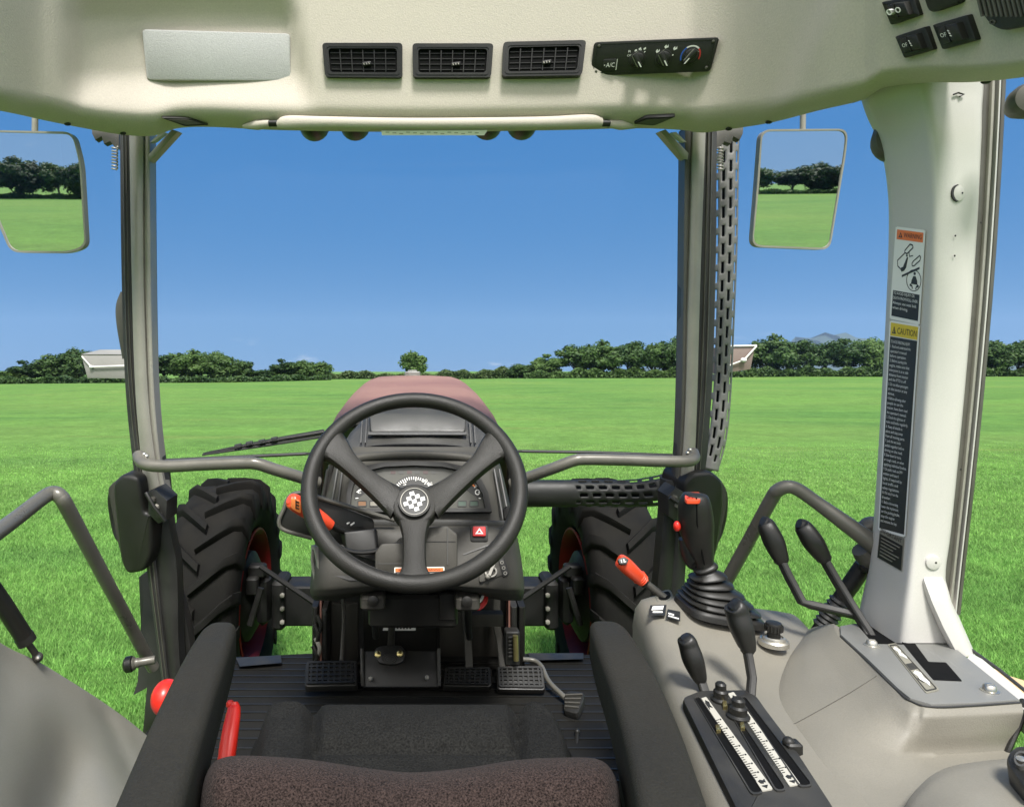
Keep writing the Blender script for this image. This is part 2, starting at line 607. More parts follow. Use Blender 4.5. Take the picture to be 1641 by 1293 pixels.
M['lamp_shell'] = mat('lamp_shell_plastic', (0.26, 0.25, 0.235), 0.5, var=0.08, gvar=0.05)
M['lamp_brown'] = mat('lamp_lens_back', (0.20, 0.15, 0.13), 0.5, var=0.08)
M['tan'] = mat('tan_fender_edge', (0.62, 0.42, 0.22), 0.5, var=0.08)
M['shield_dark'] = mat('cross_guard_paint', (0.022, 0.0225, 0.019), 0.5, var=0.25, vscale=14)
M['shield'] = mat('exhaust_shield_paint', (0.15, 0.148, 0.138), 0.5, metal=0.1, var=0.25, vscale=14)

def glass_mat():
    m = bpy.data.materials.new('window_glass')
    m.use_nodes = True
    n, l = m.node_tree.nodes, m.node_tree.links
    n.clear()
    o = n.new('ShaderNodeOutputMaterial')
    t = n.new('ShaderNodeBsdfTransparent')
    t.inputs['Color'].default_value = (1, 1, 1, 1)
    g = n.new('ShaderNodeBsdfGlossy')
    g.inputs['Roughness'].default_value = 0.02
    mx = n.new('ShaderNodeMixShader')
    mx.inputs[0].default_value = 0.004
    l.new(t.outputs[0], mx.inputs[1])
    l.new(g.outputs[0], mx.inputs[2])
    l.new(mx.outputs[0], o.inputs['Surface'])
    return m
M['glass'] = glass_mat()

def mirror_mat():
    m = bpy.data.materials.new('mirror_silver')
    m.use_nodes = True
    n, l = m.node_tree.nodes, m.node_tree.links
    b = n['Principled BSDF']
    no = n.new('ShaderNodeTexNoise')
    no.inputs['Scale'].default_value = 14
    mr = n.new('ShaderNodeMapRange')
    mr.inputs['To Min'].default_value = 0.005
    mr.inputs['To Max'].default_value = 0.02
    l.new(no.outputs['Fac'], mr.inputs['Value'])
    l.new(mr.outputs['Result'], b.inputs['Roughness'])
    b.inputs['Base Color'].default_value = (0.80, 0.82, 0.82, 1)
    b.inputs['Metallic'].default_value = 1
    return m
M['mirror'] = mirror_mat()

def leaf_mat(name, dark, light, scale=0.9):
    m = bpy.data.materials.new(name)
    m.use_nodes = True
    n, l = m.node_tree.nodes, m.node_tree.links
    b = n['Principled BSDF']
    tc = n.new('ShaderNodeTexCoord')
    oi = n.new('ShaderNodeObjectInfo')
    no = n.new('ShaderNodeTexNoise')
    no.inputs['Scale'].default_value = scale
    no.inputs['Detail'].default_value = 5
    l.new(tc.outputs['Object'], no.inputs['Vector'])
    ad = n.new('ShaderNodeMath')
    ad.operation = 'MULTIPLY_ADD'
    ad.inputs[1].default_value = 0.35
    l.new(oi.outputs['Random'], ad.inputs[0])
    l.new(no.outputs['Fac'], ad.inputs[2])
    mr = n.new('ShaderNodeMapRange')
    mr.inputs['From Min'].default_value = 0.4
    mr.inputs['From Max'].default_value = 0.95
    l.new(ad.outputs[0], mr.inputs['Value'])
    mx = n.new('ShaderNodeMix')
    mx.data_type = 'RGBA'
    mx.inputs[6].default_value = dark + (1,)
    mx.inputs[7].default_value = light + (1,)
    l.new(mr.outputs['Result'], mx.inputs[0])
    l.new(mx.outputs[2], b.inputs['Base Color'])
    b.inputs['Roughness'].default_value = 0.6
    b.inputs['Specular IOR Level'].default_value = 0.3
    tr = n.new('ShaderNodeBsdfTranslucent')
    l.new(mx.outputs[2], tr.inputs['Color'])
    ms = n.new('ShaderNodeMixShader')
    ms.inputs[0].default_value = 0.25
    out = n['Material Output']
    l.new(b.outputs[0], ms.inputs[1])
    l.new(tr.outputs[0], ms.inputs[2])
    l.new(ms.outputs[0], out.inputs['Surface'])
    return m
M['leaf'] = leaf_mat('tree_leaves', (0.016, 0.044, 0.012), (0.092, 0.160, 0.036))
M['hedge'] = leaf_mat('hedge_leaves', (0.030, 0.060, 0.016), (0.085, 0.125, 0.035), 0.25)
M['bark'] = mat('bark', (0.06, 0.048, 0.036), 0.9, var=0.3, grain=0.6, gscale=20)

# ------------------------------------------------------------------ the field
def ground_z(x, y):
    x = np.asarray(x, float)
    y = np.asarray(y, float)
    r = np.sqrt(x * x + y * y)
    t = np.clip((r - 6) / 60, 0, 1)
    z = 0.75 * np.tanh(x * 0.008) * t * t * (3 - 2 * t)
    q = np.clip((r - 7) / 25, 0, 1)
    z = z + q * (0.10 * np.sin(y / 7.5 + x / 19 + 0.6) + 0.13 * np.sin(y / 17 - x / 33 + 2.0) + 0.05 * np.sin(x / 6.5 + y / 11))
    return z

def field_mat(name, blades):
    """Young crop grass: rows, lush and thin patches, blade-sized mottling. Same colour for the sheet and the blades that grow on it."""
    m = bpy.data.materials.new(name)
    m.use_nodes = True
    n, l = m.node_tree.nodes, m.node_tree.links
    b = n['Principled BSDF']
    tc = n.new('ShaderNodeTexCoord')
    def noise(scale, detail, sc=(1, 1, 1), rough=0.55):
        mp = n.new('ShaderNodeMapping')
        mp.inputs['Scale'].default_value = sc
        l.new(tc.outputs['Object'], mp.inputs['Vector'])
        t = n.new('ShaderNodeTexNoise')
        t.inputs['Scale'].default_value = scale
        t.inputs['Detail'].default_value = detail
        t.inputs['Roughness'].default_value = rough
        l.new(mp.outputs['Vector'], t.inputs['Vector'])
        return t.outputs['Fac']
    def rng_(v, a, c, lo=0.0, hi=1.0):
        r = n.new('ShaderNodeMapRange')
        r.inputs['From Min'].default_value = a
        r.inputs['From Max'].default_value = c
        r.inputs['To Min'].default_value = lo
        r.inputs['To Max'].default_value = hi
        l.new(v, r.inputs['Value'])
        return r.outputs['Result']
    def mix(f, a, c, mode='MIX'):
        x = n.new('ShaderNodeMix')
        x.data_type = 'RGBA'
        x.blend_type = mode
        if isinstance(f, float):
            x.inputs[0].default_value = f
        else:
            l.new(f, x.inputs[0])
        for sock, val in ((6, a), (7, c)):
            if isinstance(val, tuple):
                x.inputs[sock].default_value = val
            else:
                l.new(val, x.inputs[sock])
        return x.outputs[2]
    patch = rng_(noise(0.07, 5), 0.35, 0.65)
    streak = rng_(noise(0.13, 5, (1, 3.4, 1)), 0.36, 0.66)
    fine = rng_(noise(5.0, 8, (1, 1, 1), 0.75), 0.30, 0.70)
    c = mix(patch, (0.060, 0.136, 0.034, 1), (0.124, 0.196, 0.048, 1))
    c = mix(streak, c, (0.102, 0.196, 0.043, 1))
    clump = rng_(noise(1.1, 6, (1, 1, 1), 0.7), 0.30, 0.70, 0.84, 1.16)
    c = mix(1.0, c, clump, 'MULTIPLY')
    thin = rng_(noise(0.30, 4, (0.35, 1.6, 1)), 0.62, 0.76, 0, 0.6)
    c = mix(thin, c, (0.150, 0.145, 0.050, 1))
    v = rng_(fine, 0, 1, 0.74, 1.26)
    c = mix(1.0, c, v, 'MULTIPLY')
    if blades:
        # each blade its own tone, read from where it grows
        k = rng_(noise(42.0, 1), 0.3, 0.7, 1.55, 3.1)
        c = mix(1.0, c, k, 'MULTIPLY')
    else:
        k = rng_(noise(26.0, 4, (1, 1, 1), 0.8), 0.3, 0.7, 0.80, 1.36)
        c = mix(1.0, c, k, 'MULTIPLY')
    l.new(c, b.inputs['Base Color'])
    b.inputs['Roughness'].default_value = 0.75
    b.inputs['Specular IOR Level'].default_value = 0.2 if blades else 0.03
    if blades:
        tr = n.new('ShaderNodeBsdfTranslucent')
        l.new(c, tr.inputs['Color'])
        ms = n.new('ShaderNodeMixShader')
        ms.inputs[0].default_value = 0.4
        l.new(b.outputs[0], ms.inputs[1])
        l.new(tr.outputs[0], ms.inputs[2])
        l.new(ms.outputs[0], n['Material Output'].inputs['Surface'])
    else:
        bp = n.new('ShaderNodeBump')
        bp.inputs['Strength'].default_value = 0.35
        bp.inputs['Distance'].default_value = 0.05
        l.new(fine, bp.inputs['Height'])
        l.new(bp.outputs['Normal'], b.inputs['Normal'])
    return m

def build_field():
    s = np.linspace(-1, 1, 241)
    ax = np.sinh(s * 7.2) / np.sinh(7.2) * 6000
    X, Y = np.meshgrid(ax, ax)
    Z = ground_z(X, Y)
    n = len(ax)
    v = np.stack([X, Y, Z], -1).reshape(-1, 3)
    i = np.arange(n * n).reshape(n, n)
    f = np.stack([i[:-1, :-1], i[:-1, 1:], i[1:, 1:], i[1:, :-1]], -1).reshape(-1, 4)
    me = bpy.data.meshes.new("field")
    me.from_pydata(v.tolist(), [], f.tolist())
    me.materials.append(field_mat('field_ground', False))
    me.shade_smooth()
    o = bpy.data.objects.new("field", me)
    COL.objects.link(o)
    o['kind'] = 'structure'
    o['label'] = 'wide green crop field rolling gently out to the tree belts'

def build_grass():
    g = np.random.default_rng(5)
    N = 620000
    y = 1.6 + (13 - 1.6) * g.random(N) ** 1.5
    x = (-0.70 + 1.72 * g.random(N)) * y
    keep = ~((np.abs(x) < 0.60) & (y < 3.4)) & (g.random(N) < np.clip((13 - y) / 10, 0, 1) ** 0.8)
    x, y = x[keep], y[keep]
    n = len(x)
    z = ground_z(x, y)
    h = (0.020 + 0.026 * g.random(n)) * np.clip(1.3 - y / 14, 0.35, 1)
    w = (0.0018 + 0.0018 * g.random(n)) * np.maximum(1, y / 4)
    a = g.random(n) * 2 * np.pi
    lean = h * (0.25 + 0.9 * g.random(n))
    b = g.random(n) * 2 * np.pi
    V = np.empty((n, 3, 3), np.float32)
    V[:, 0] = np.stack([x - np.cos(a) * w, y - np.sin(a) * w, z - 0.004], -1)
    V[:, 1] = np.stack([x + np.cos(a) * w, y + np.sin(a) * w, z - 0.004], -1)
    V[:, 2] = np.stack([x + np.cos(b) * lean, y + np.sin(b) * lean, z + h], -1)
    me = bpy.data.meshes.new("grass")
    me.vertices.add(n * 3)
    me.vertices.foreach_set('co', V.reshape(-1))
    me.loops.add(n * 3)
    me.loops.foreach_set('vertex_index', np.arange(n * 3, dtype=np.int32))
    me.polygons.add(n)
    me.polygons.foreach_set('loop_start', np.arange(0, n * 3, 3, dtype=np.int32))
    me.update(calc_edges=True)
    me.materials.append(field_mat('grass_blades', True))
    o = bpy.data.objects.new("grass", me)
    COL.objects.link(o)
    o['kind'] = 'stuff'
    o['label'] = 'short bright green grass blades growing round the tractor'
    o['category'] = 'grass'

build_field()
build_grass()

def build_hills():
    mb = MB()
    pts = [(-3200, 0), (-2500, 150), (-1900, 240), (-1500, 330), (-1150, 240), (-700, 330), (-300, 270), (200, 190), (600, 110), (900, 0)]
    prof = catmull(pts, 60)
    grid = []
    for k, (dy, s) in enumerate(((-900, 0.0), (-500, 0.45), (-200, 0.85), (0, 1.0), (300, 0.8), (900, 0.0))):
        grid.append([(p[0] + 60 * math.sin(i * 1.7 + k), 5600 + dy + 60 * math.sin(i * 0.9 + k * 2), p[1] * s * (1 + 0.06 * math.sin(i * 2.3 + k)) - 5) for i, p in enumerate(prof)])
    mb.patch(grid)
    o = mesh_obj('hills', mb, mat('wooded_hills', (0.03, 0.05, 0.035), 0.9, vscale=0.004, var=0.3))
    o.scale = (.85, .85, .85)
    o.location = (5050 * .85, 0, 0)
    o['kind'] = 'structure'
    o['label'] = 'low wooded mountain far beyond the right tree belt'
build_hills()

# ------------------------------------------------------------------ trees
def crown_mesh(seed, w, h, base, nclump, nleaf, size, round_=1.0):
    """Crown of many separate leaf faces grouped in clumps round limb ends, in a ragged outline."""
    r = np.random.default_rng(seed)
    vs = []
    cl = []
    while len(cl) < nclump:
        p = r.uniform(-1, 1, 3)
        q = p[0] ** 2 + p[1] ** 2 + (p[2] * 1.0) ** 2
        if q > 1 or q < 0.18:
            continue
        if p[2] < -0.45 and r.random() < 0.6:
            continue
        cl.append((p[0] * w * 0.40, p[1] * w * 0.40, base + (h - base) * (0.5 + p[2] * 0.42), r.uniform(0.5, 1.15)))
    cl.append((0, 0, base + (h - base) * 0.55, 1.2))
    for cx, cy, cz, s in cl:
        n = int(nleaf * s)
        d = r.normal(size=(n, 3))
        d /= np.linalg.norm(d, axis=1)[:, None]
        rad = (w * 0.20 * s) * r.random(n) ** 0.45
        c = np.stack([cx + d[:, 0] * rad, cy + d[:, 1] * rad, cz + d[:, 2] * rad * 0.8], -1)
        nn = d + r.normal(size=(n, 3)) * 0.55 + np.array([0, 0, 0.35])
        nn /= np.linalg.norm(nn, axis=1)[:, None]
        t = np.cross(nn, r.normal(size=(n, 3)))
        t /= np.linalg.norm(t, axis=1)[:, None]
        b = np.cross(nn, t)
        sz = (size * r.uniform(0.6, 1.4, n))[:, None]
        vs.append(np.stack([c - t * sz, c + b * sz * 0.55, c + t * sz, c - b * sz * 0.55], 1))
    v = np.concatenate(vs).reshape(-1, 3)
    n = len(v) // 4
    me = bpy.data.meshes.new("crown")
    me.vertices.add(n * 4)
    me.vertices.foreach_set('co', v.astype(np.float32).reshape(-1))
    me.loops.add(n * 4)
    me.loops.foreach_set('vertex_index', np.arange(n * 4, dtype=np.int32))
    me.polygons.add(n)
    me.polygons.foreach_set('loop_start', np.arange(0, n * 4, 4, dtype=np.int32))
    me.update(calc_edges=True)
    me.materials.append(M['leaf'])
    return me, cl

def trunk_mesh(cl, h, base, r0, seed):
    r = random.Random(seed)
    mb = MB()
    top = base + (h - base) * 0.6
    mb.tube([(0, 0, -0.3), (0.05, 0.02, base * 0.6), (r.uniform(-.15, .15), 0.05, base + 0.5), (r.uniform(-.3, .3), 0, top)], [r0 * 1.4, r0, r0 * 0.8, r0 * 0.25], n=7)
    for cx, cy, cz, s in cl[:9]:
        z0 = r.uniform(base * 0.6, base + (h - base) * 0.3)
        mb.tube([(0, 0, z0), (cx * 0.5, cy * 0.5, (z0 + cz) * 0.52), (cx, cy, cz)], [r0 * 0.5, r0 * 0.33, r0 * 0.1], n=5)
    o = mesh_obj('trunk', mb, M['bark'])
    me = o.data
    bpy.data.objects.remove(o)
    return me

# a handful of tree forms: (width, height, bare stem, clumps, leaves per clump, leaf size)
FORMS = []
for k, a in enumerate([(7.0, 7.0, 0.7, 46, 170, 0.28), (6.0, 7.4, 0.9, 38, 170, 0.28), (8.0, 6.6, 0.6, 48, 170, 0.28), (5.2, 6.4, 0.6, 34, 160, 0.26),
                       (4.6, 4.4, 0.3, 28, 150, 0.22), (7.4, 7.2, 1.0, 36, 140, 0.27)]):
    cm, cl = crown_mesh(20 + k, *a)
    FORMS.append((a, cm, trunk_mesh(cl, a[1], a[2], 0.17, k)))

def tree_at(px, base_py, top_py, width_px, form, label, group, D, behind=None, name='tree'):
    """A tree D metres off whose foot, top and spread are seen at these pixels (behind: give x and width in metres instead)."""
    a, cm, tm = FORMS[form]
    if behind:
        x, y, hh, ww = behind
    else:
        x, y = (px - CX) / F * D, D
        hh = (base_py - top_py) / F * D * 1.12
        ww = width_px / F * D
    z = float(ground_z(x, y))
    t = thing(name, label, 'tree', (x, y, z), group)
    t.rotation_euler = (0, 0, rng.uniform(0, 6.28))
    t.scale = (ww / a[0], ww / a[0], hh / a[1])
    for nm, me in (('crown', cm), ('trunk', tm)):
        o = bpy.data.objects.new(nm, me)
        COL.objects.link(o)
        o.parent = t
    return t

GL, GM, GR = 'trees of the left tree belt', 'trees of the tree belt behind the right half of the windscreen', 'trees of the right tree belt'
TREES = [
    # px, foot, top, width, form, label, group, D
    (12, 612, 593, 60, 4, 'low dark bush at the far left end of the left tree belt', GL, 92),
    (44, 612, 578, 50, 3, 'small rounded tree under the left mirror, left of the big dark tree', GL, 93),
    (84, 611, 569, 62, 0, 'dark spreading tree midway between the left mirror foot and the grey marker lamp', GL, 94),
    (118, 611, 563, 58, 2, 'tall dark tree just left of the grey marker lamp', GL, 94),
    (160, 610, 566, 60, 1, 'dark tree mostly hidden behind the left grey marker lamp', GL, 96),
    (264, 609, 566, 62, 1, 'dark tree touching the right edge of the left front pillar', GL, 98),
    (306, 609, 562, 60, 0, 'tallest full tree of the clump right of the left front pillar', GL, 98),
    (346, 609, 567, 62, 2, 'rounded tree closing the right end of the clump by the left front pillar', GL, 99),
    (388, 609, 579, 36, 4, 'small paler tree standing in the gap left of the wiper tip', GL, 100),
    (418, 608, 592, 44, 4, 'low pale bush in the gap between two dark tree clumps', GL, 101),
    (456, 608, 577, 40, 3, 'first dark tree of the short clump left of the bonnet', GL, 103),
    (484, 608, 581, 48, 2, 'middle tree of the short clump left of the bonnet', GL, 103),
    (512, 608, 583, 38, 4, 'last small tree of the short clump left of the bonnet', GL, 104),
    (663, 606, 567, 40, 4, 'lone round tree standing straight over the bonnet', None, 108),
    (836, 606, 586, 46, 4, 'low bush where the hedge starts to rise right of the steering wheel', GM, 120),
    (878, 606, 571, 46, 3, 'small round tree leading the taller belt left of the right pillar', GM, 118),
    (922, 606, 557, 56, 1, 'broad tree at the left end of the tall belt beside the small round tree', GM, 118),
    (962, 606, 552, 62, 0, 'tall full tree second from the left in the tall belt behind the windscreen', GM, 118),
    (1006, 606, 551, 64, 5, 'tall loose tree in the middle of the tall belt, sky showing by its stem', GM, 118),
    (1044, 606, 555, 50, 1, 'narrower tree with gaps of sky left of the right front pillar', GM, 118),
    (1080, 606, 548, 56, 0, 'tall tree half hidden by the right front pillar', GM, 118),
    (1186, 603, 558, 56, 5, 'tree showing over and beside the brown marker lamp', GR, 118),
    (1240, 603, 543, 62, 0, 'highest tree of the right belt, just right of the brown marker lamp', GR, 117),
    (1282, 602, 548, 58, 5, 'loose tree right of the highest tree, sky through its foot', GR, 117),
    (1322, 602, 551, 54, 1, 'tree in the middle of the right belt, left of the mountain', GR, 118),
    (1358, 601, 546, 54, 3, 'upright tree standing in front of the mountain slope', GR, 118),
    (1396, 601, 548, 58, 2, 'spreading tree below the mountain top', GR, 118),
    (1430, 601, 549, 50, 1, 'tree touching the left edge of the labelled door pillar', GR, 118),
    (1590, 600, 549, 60, 0, 'dark tree just right of the labelled door pillar', GR, 117),
    (1632, 600, 545, 62, 5, 'loose tree at the far right edge of the picture', GR, 117),
]
for px, b, t, w, f, lab, grp, D in TREES:
    tree_at(px, b, t, w * 1.22, f, lab, grp, D)

def hedge_mesh(name, spans, label, seed, mt):
    """Leafy strip following (px, foot, top, D) stations: far scrub that reads as one mass."""
    r = np.random.default_rng(seed)
    st = np.array(spans, float)
    vs = []
    n = int((st[-1, 0] - st[0, 0]) * 42)
    back = st[0, 3] < 0
    px = r.uniform(st[0, 0], st[-1, 0], n)
    lump = 0.72 + 0.28 * np.sin(px / 7.0 + seed) * np.sin(px / 17.0 + 1)
    D = np.interp(px, st[:, 0], st[:, 3]) + r.uniform(-2.5, 2.5, n)
    hm = np.interp(px, st[:, 0], (st[:, 1] - st[:, 2])) / F * np.abs(D) * lump
    x = (px - CX) / F * D
    z = ground_z(x, D) + hm * r.random(n) ** 0.7
    c = np.stack([x, D, z], -1)
    nn = r.normal(size=(n, 3)) + np.array([0, -0.6, 0.9])
    nn /= np.linalg.norm(nn, axis=1)[:, None]
    t = np.cross(nn, r.normal(size=(n, 3)))
    t /= np.linalg.norm(t, axis=1)[:, None]
    b = np.cross(nn, t)
    sz = (0.22 * r.uniform(0.6, 1.4, n))[:, None]
    v = np.stack([c - t * sz, c + b * sz * 0.6, c + t * sz, c - b * sz * 0.6], 1).reshape(-1, 3)
    me = bpy.data.meshes.new(name)
    me.vertices.add(n * 4)
    me.vertices.foreach_set('co', v.astype(np.float32).reshape(-1))
    me.loops.add(n * 4)
    me.loops.foreach_set('vertex_index', np.arange(n * 4, dtype=np.int32))
    me.polygons.add(n)
    me.polygons.foreach_set('loop_start', np.arange(0, n * 4, 4, dtype=np.int32))
    me.update(calc_edges=True)
    me.materials.append(mt)
    o = bpy.data.objects.new(name, me)
    COL.objects.link(o)
    o['kind'] = 'stuff'
    o['category'] = 'hedge'
    o['label'] = label
hedge_mesh('hedge', [(520, 607, 592, 112), (600, 607, 592, 116), (650, 607, 597, 118), (700, 607, 591, 120), (800, 607, 588, 122), (850, 607, 582, 124), (900, 607, 590, 124)],
           'low pale green hedge along the field edge behind the bonnet', 3, M['hedge'])
hedge_mesh('scrub', [(840, 607, 595, 114), (890, 607, 592, 116), (950, 607, 588, 117), (1110, 606, 587, 117)], 'dark undergrowth at the foot of the tall belt behind the windscreen', 4, M['leaf'])
hedge_mesh('scrub', [(1160, 604, 587, 116), (1300, 603, 585, 116), (1450, 602, 584, 116), (1660, 601, 584, 116)], 'dark undergrowth at the foot of the right tree belt', 5, M['leaf'])
hedge_mesh('scrub', [(-1400, 606, 600, -96), (-700, 606, 600, -98), (700, 606, 600, -98), (2200, 606, 600, -96)], 'dark undergrowth along the tree row behind the tractor, seen in the mirrors', 8, M['leaf'])
hedge_mesh('scrub', [(-20, 613, 601, 90), (120, 612, 598, 92), (260, 610, 598, 95), (400, 609, 599, 98), (530, 608, 598, 101)], 'dark undergrowth at the foot of the left tree belt', 6, M['leaf'])

# trees standing behind the tractor, seen in the two mirrors: (x, y, height, width)
GB = 'trees behind the tractor'
ORD = ['first', 'second', 'third', 'fourth', 'fifth', 'sixth']
ML = [(0, 0, 5.0, 5.6, 2), (4.4, 1, 5.6, 5.0, 1), (8.6, 0, 6.4, 6.6, 0), (13.2, 1, 5.8, 5.6, 5), (17.6, 0, 5.6, 6.2, 2), (22.2, 1, 5.4, 5.8, 0)]
MR = [(0, 0, 4.4, 6.0, 2), (4.6, 1, 4.6, 5.6, 0), (10.2, 0, 4.2, 5.0, 1), (14.2, 1, 4.6, 5.8, 2), (18.4, 0, 5.0, 6.0, 0), (22.8, 1, 4.6, 5.6, 1)]
for side, row in (('left', ML), ('right', MR)):
    for k, (x, y, hh, ww, f) in enumerate(row):
        bx, by = (-44 - 12 + x, -98 - y) if side == 'left' else (47 - 12 + x, -100 - y)
        tree_at(0, 0, 0, 0, f, ORD[k] + ' tree from the left in the row reflected by the ' + side + ' wing mirror', GB, 0, behind=(bx, by, hh * .88, ww * 1.15))
    r_ = np.random.default_rng(9)

# ------------------------------------------------------------------ the tractor
TR = thing('tractor', 'tractor seen from its driver seat, grey cab interior and faded red bonnet ahead', 'tractor', (0, 0, 0))
def part(name, mb, m, parent=None, label=None, **k):
    return mesh_obj(name, mb, m, TR if parent is None else parent, label, **k)

# ---- headliner: the moulded roof lining that wraps round the front of the cab
HB = [(-160, 150, .80), (0, 178, .98), (70, 193, 1.06), (130, 205, 1.12), (195, 216, 1.175), (245, 218, 1.205), (285, 206, 1.215), (340, 204, 1.22), (450, 209, 1.235),
      (665, 212, 1.24), (890, 209, 1.235), (1020, 206, 1.22), (1095, 209, 1.21), (1125, 213, 1.20), (1180, 206, 1.15), (1240, 196, 1.08), (1310, 178, 1.0),
      (1385, 160, .93), (1412, 142, .915), (1480, 133, .86), (1560, 132, .80), (1641, 124, .74), (1760, 105, .66)]
hbx = [a[0] for a in HB]
TOPY = -46.0
HBS = catmull(HB, 400)
HBS = HBS[np.argsort(HBS[:, 0])]
HBD = np.convolve(np.pad(HBS[:, 2], 12, mode='edge'), np.ones(25) / 25, mode='valid')
def liner_bot(px):
    return interp(px, HBS[:, 0], HBS[:, 1]), interp(px, HBS[:, 0], HBD)
def liner_d(px, py):
    yb, db = liner_bot(px)
    t = (yb - py) / (yb - TOPY)
    lip = 0.045 * (1 - (1 - min(1, max(t, 0) / 0.17)) ** 2)
    d = db - lip - 0.030 * t
    rec = smooth(px, 92, 138) * (1 - smooth(px, 470 + (py - 20) * 0.2 - 14, 470 + (py - 20) * 0.2 + 10)) * (1 - smooth(py, 112, 192)) * smooth(py, -24, 40)
    d += 0.026 * rec
    d -= 0.016 * smooth(px, 1215 + (180 - py) * 0.45, 1262 + (180 - py) * 0.5) * (1 - smooth(py, 165, 195))
    return d
def liner_p(px, py, lift=0.0):
    return P(px, py, liner_d(px, py) - lift)
def liner_fr(x0, y0, x1, y1, lift=0.0):
    xm = (x0 + x1) / 2
    return PL((x0, y0, liner_d(x0, y0) - lift), (x1, y0, liner_d(x1, y0) - lift), (xm, y1, liner_d(xm, y1) - lift))

mb = MB()
cols = sorted(set(list(np.linspace(-160, 1760, 150)) + hbx))
grid = []
for k in range(40):
    t = (k / 39) ** 1.5 if k < 39 else 1.0
    row = []
    for px in cols:
        yb, db = liner_bot(px)
        row.append(P(px, yb + (TOPY - yb) * t, liner_d(px, yb + (TOPY - yb) * t)))
    grid.append(row)
e = Vector((0, 0, H))
def out_of(row, sxy, dz):
    return [Vector((p.x * sxy, p.y * sxy, H + (p.z - H) * sxy + dz)) for p in row]
shell = [out_of(grid[-1], 1.07, 0.03), out_of(grid[0], 1.065, 0.02), out_of(grid[0], 1.03, 0.003)] + grid + [out_of(grid[-1], 1.005, 0.012), out_of(grid[-1], 1.07, 0.03)]
mb.patch(shell)
liner = part('headliner', mb, M['liner'], label='beige moulded roof lining wrapping round the front of the cab', sharp=60)

# flat blank cover at the left
q = [(228, 48), (465, 55), (466, 131), (236, 129)]
fr = PL((228, 48, liner_d(228, 48) - .004), (465, 55, liner_d(452, 55) - .002), (350, 131, liner_d(350, 131) - .002))
mb = MB()
mb.plate(fr, round_poly(q, 7), -0.012, 0.004, 0.002)
part('blank_cover', mb, M['liner_dark'], label='blank textured grey cover plate on the left of the roof lining')

# three air vents
def vent(q):
    (a, b, c, d) = q
    fr = PL((a[0], a[1], liner_d(*a) - .001), (b[0], b[1], liner_d(*b) - .001), ((c[0] + d[0]) / 2, (c[1] + d[1]) / 2, liner_d(c[0], c[1]) - .001))
    Q = Quad(fr, q)
    o = rrect(0, 0, 1, 1, .045, 3, .10)
    i = rrect(.07, .16, .93, .86, .04, 3, .09)
    f = MB()
    f.ring(Q, o, i, -0.010, 0.009)
    f.ring(Q, rrect(.035, .08, .965, .93, .04, 3, .09), rrect(.05, .115, .95, .90, .04, 3, .09), 0.009, 0.0100)
    root = part('air_vent', f, M['black'])
    w = MB()
    w.plate(Q, i, -0.006, 0.0036)
    part('vent_back', w, M['blacker'], root)
    for k in range(5):
        u = .07 + .86 * (k + 1) / 6
        s_ = MB()
        s_.plate(Q, [(u - .006, .19), (u + .006, .19), (u + .006, .83), (u - .006, .83)], 0.003, 0.0076)
        part('slat', s_, M['black'], root)
    for k in range(4):
        v = .26 + .16 * k
        s_ = MB()
        s_.plate(Q, [(.09, v), (.91, v), (.91, v + .022), (.09, v + .022)], 0.003, 0.0050)
        part('slat', s_, M['black'], root)
    t = MB()
    t.plate(Q, [(.49, .57), (.60, .54), (.60, .64), (.49, .67)], 0.003, 0.0095, 0.001)
    for k in range(3):
        t.plate(Q, [(.50 + .033 * k, .60 - .01 * k), (.512 + .033 * k, .60 - .01 * k), (.520 + .033 * k, .64 - .01 * k), (.508 + .033 * k, .65 - .01 * k)], 0.0095, 0.0102, 0, 1)
    part('thumb_tab', t, [M['black'], M['trim']], root)
vent([(517, 72), (645, 72), (645, 127), (522, 126)])
vent([(661, 73), (790, 73), (786, 127), (662, 127)])
vent([(806, 71), (938, 68), (931, 124), (804, 126)])

# climate control panel
q = [(952, 68), (1153, 60), (1138, 115), (946, 122)]
fr = PL((952, 68, liner_d(952, 68) - .006), (1153, 60, liner_d(1153, 60) - .006), (1045, 120, liner_d(1045, 120) - .006))
Q = Quad(fr, q)
mb = MB()
mb.plate(Q, rrect(0, 0, 1, 1, .03, 3, .11), -0.014, 0.006, 0.002)
mb.ring(Q, rrect(.02, .07, .975, .93, .03, 3, .12), rrect(.026, .09, .969, .91, .03, 3, .12), 0.006, 0.0068)
cp = part('climate_panel', mb, M['black'], label='black climate control panel with three rotary knobs')
for u, v in ((.045, .12), (.045, .88), (.955, .12), (.955, .88)):
    s_ = MB()
    s_.plate(Q, circ(u, v, .012, .045, 10), 0.006, 0.0085, 0.001)
    part('screw', s_, M['seal_grey'], cp)
b_ = MB()
b_.plate(Q, rrect(.095, .52, .205, .86, .012, 2, .04), 0.006, 0.010, 0.001)
b_.text(Q, 'A/C', .122, .76, .13, .07, h1=0.0104, mi=1)
b_.plate(Q, circ(.110, .70, .005, .016, 8), 0.010, 0.0104, 0, 1)
b_.bar(Q, (.2075, .53), (.2075, .85), .006, 0.006, 0.0082, 1)
part('ac_button', b_, [M['black'], M['white']], cp)
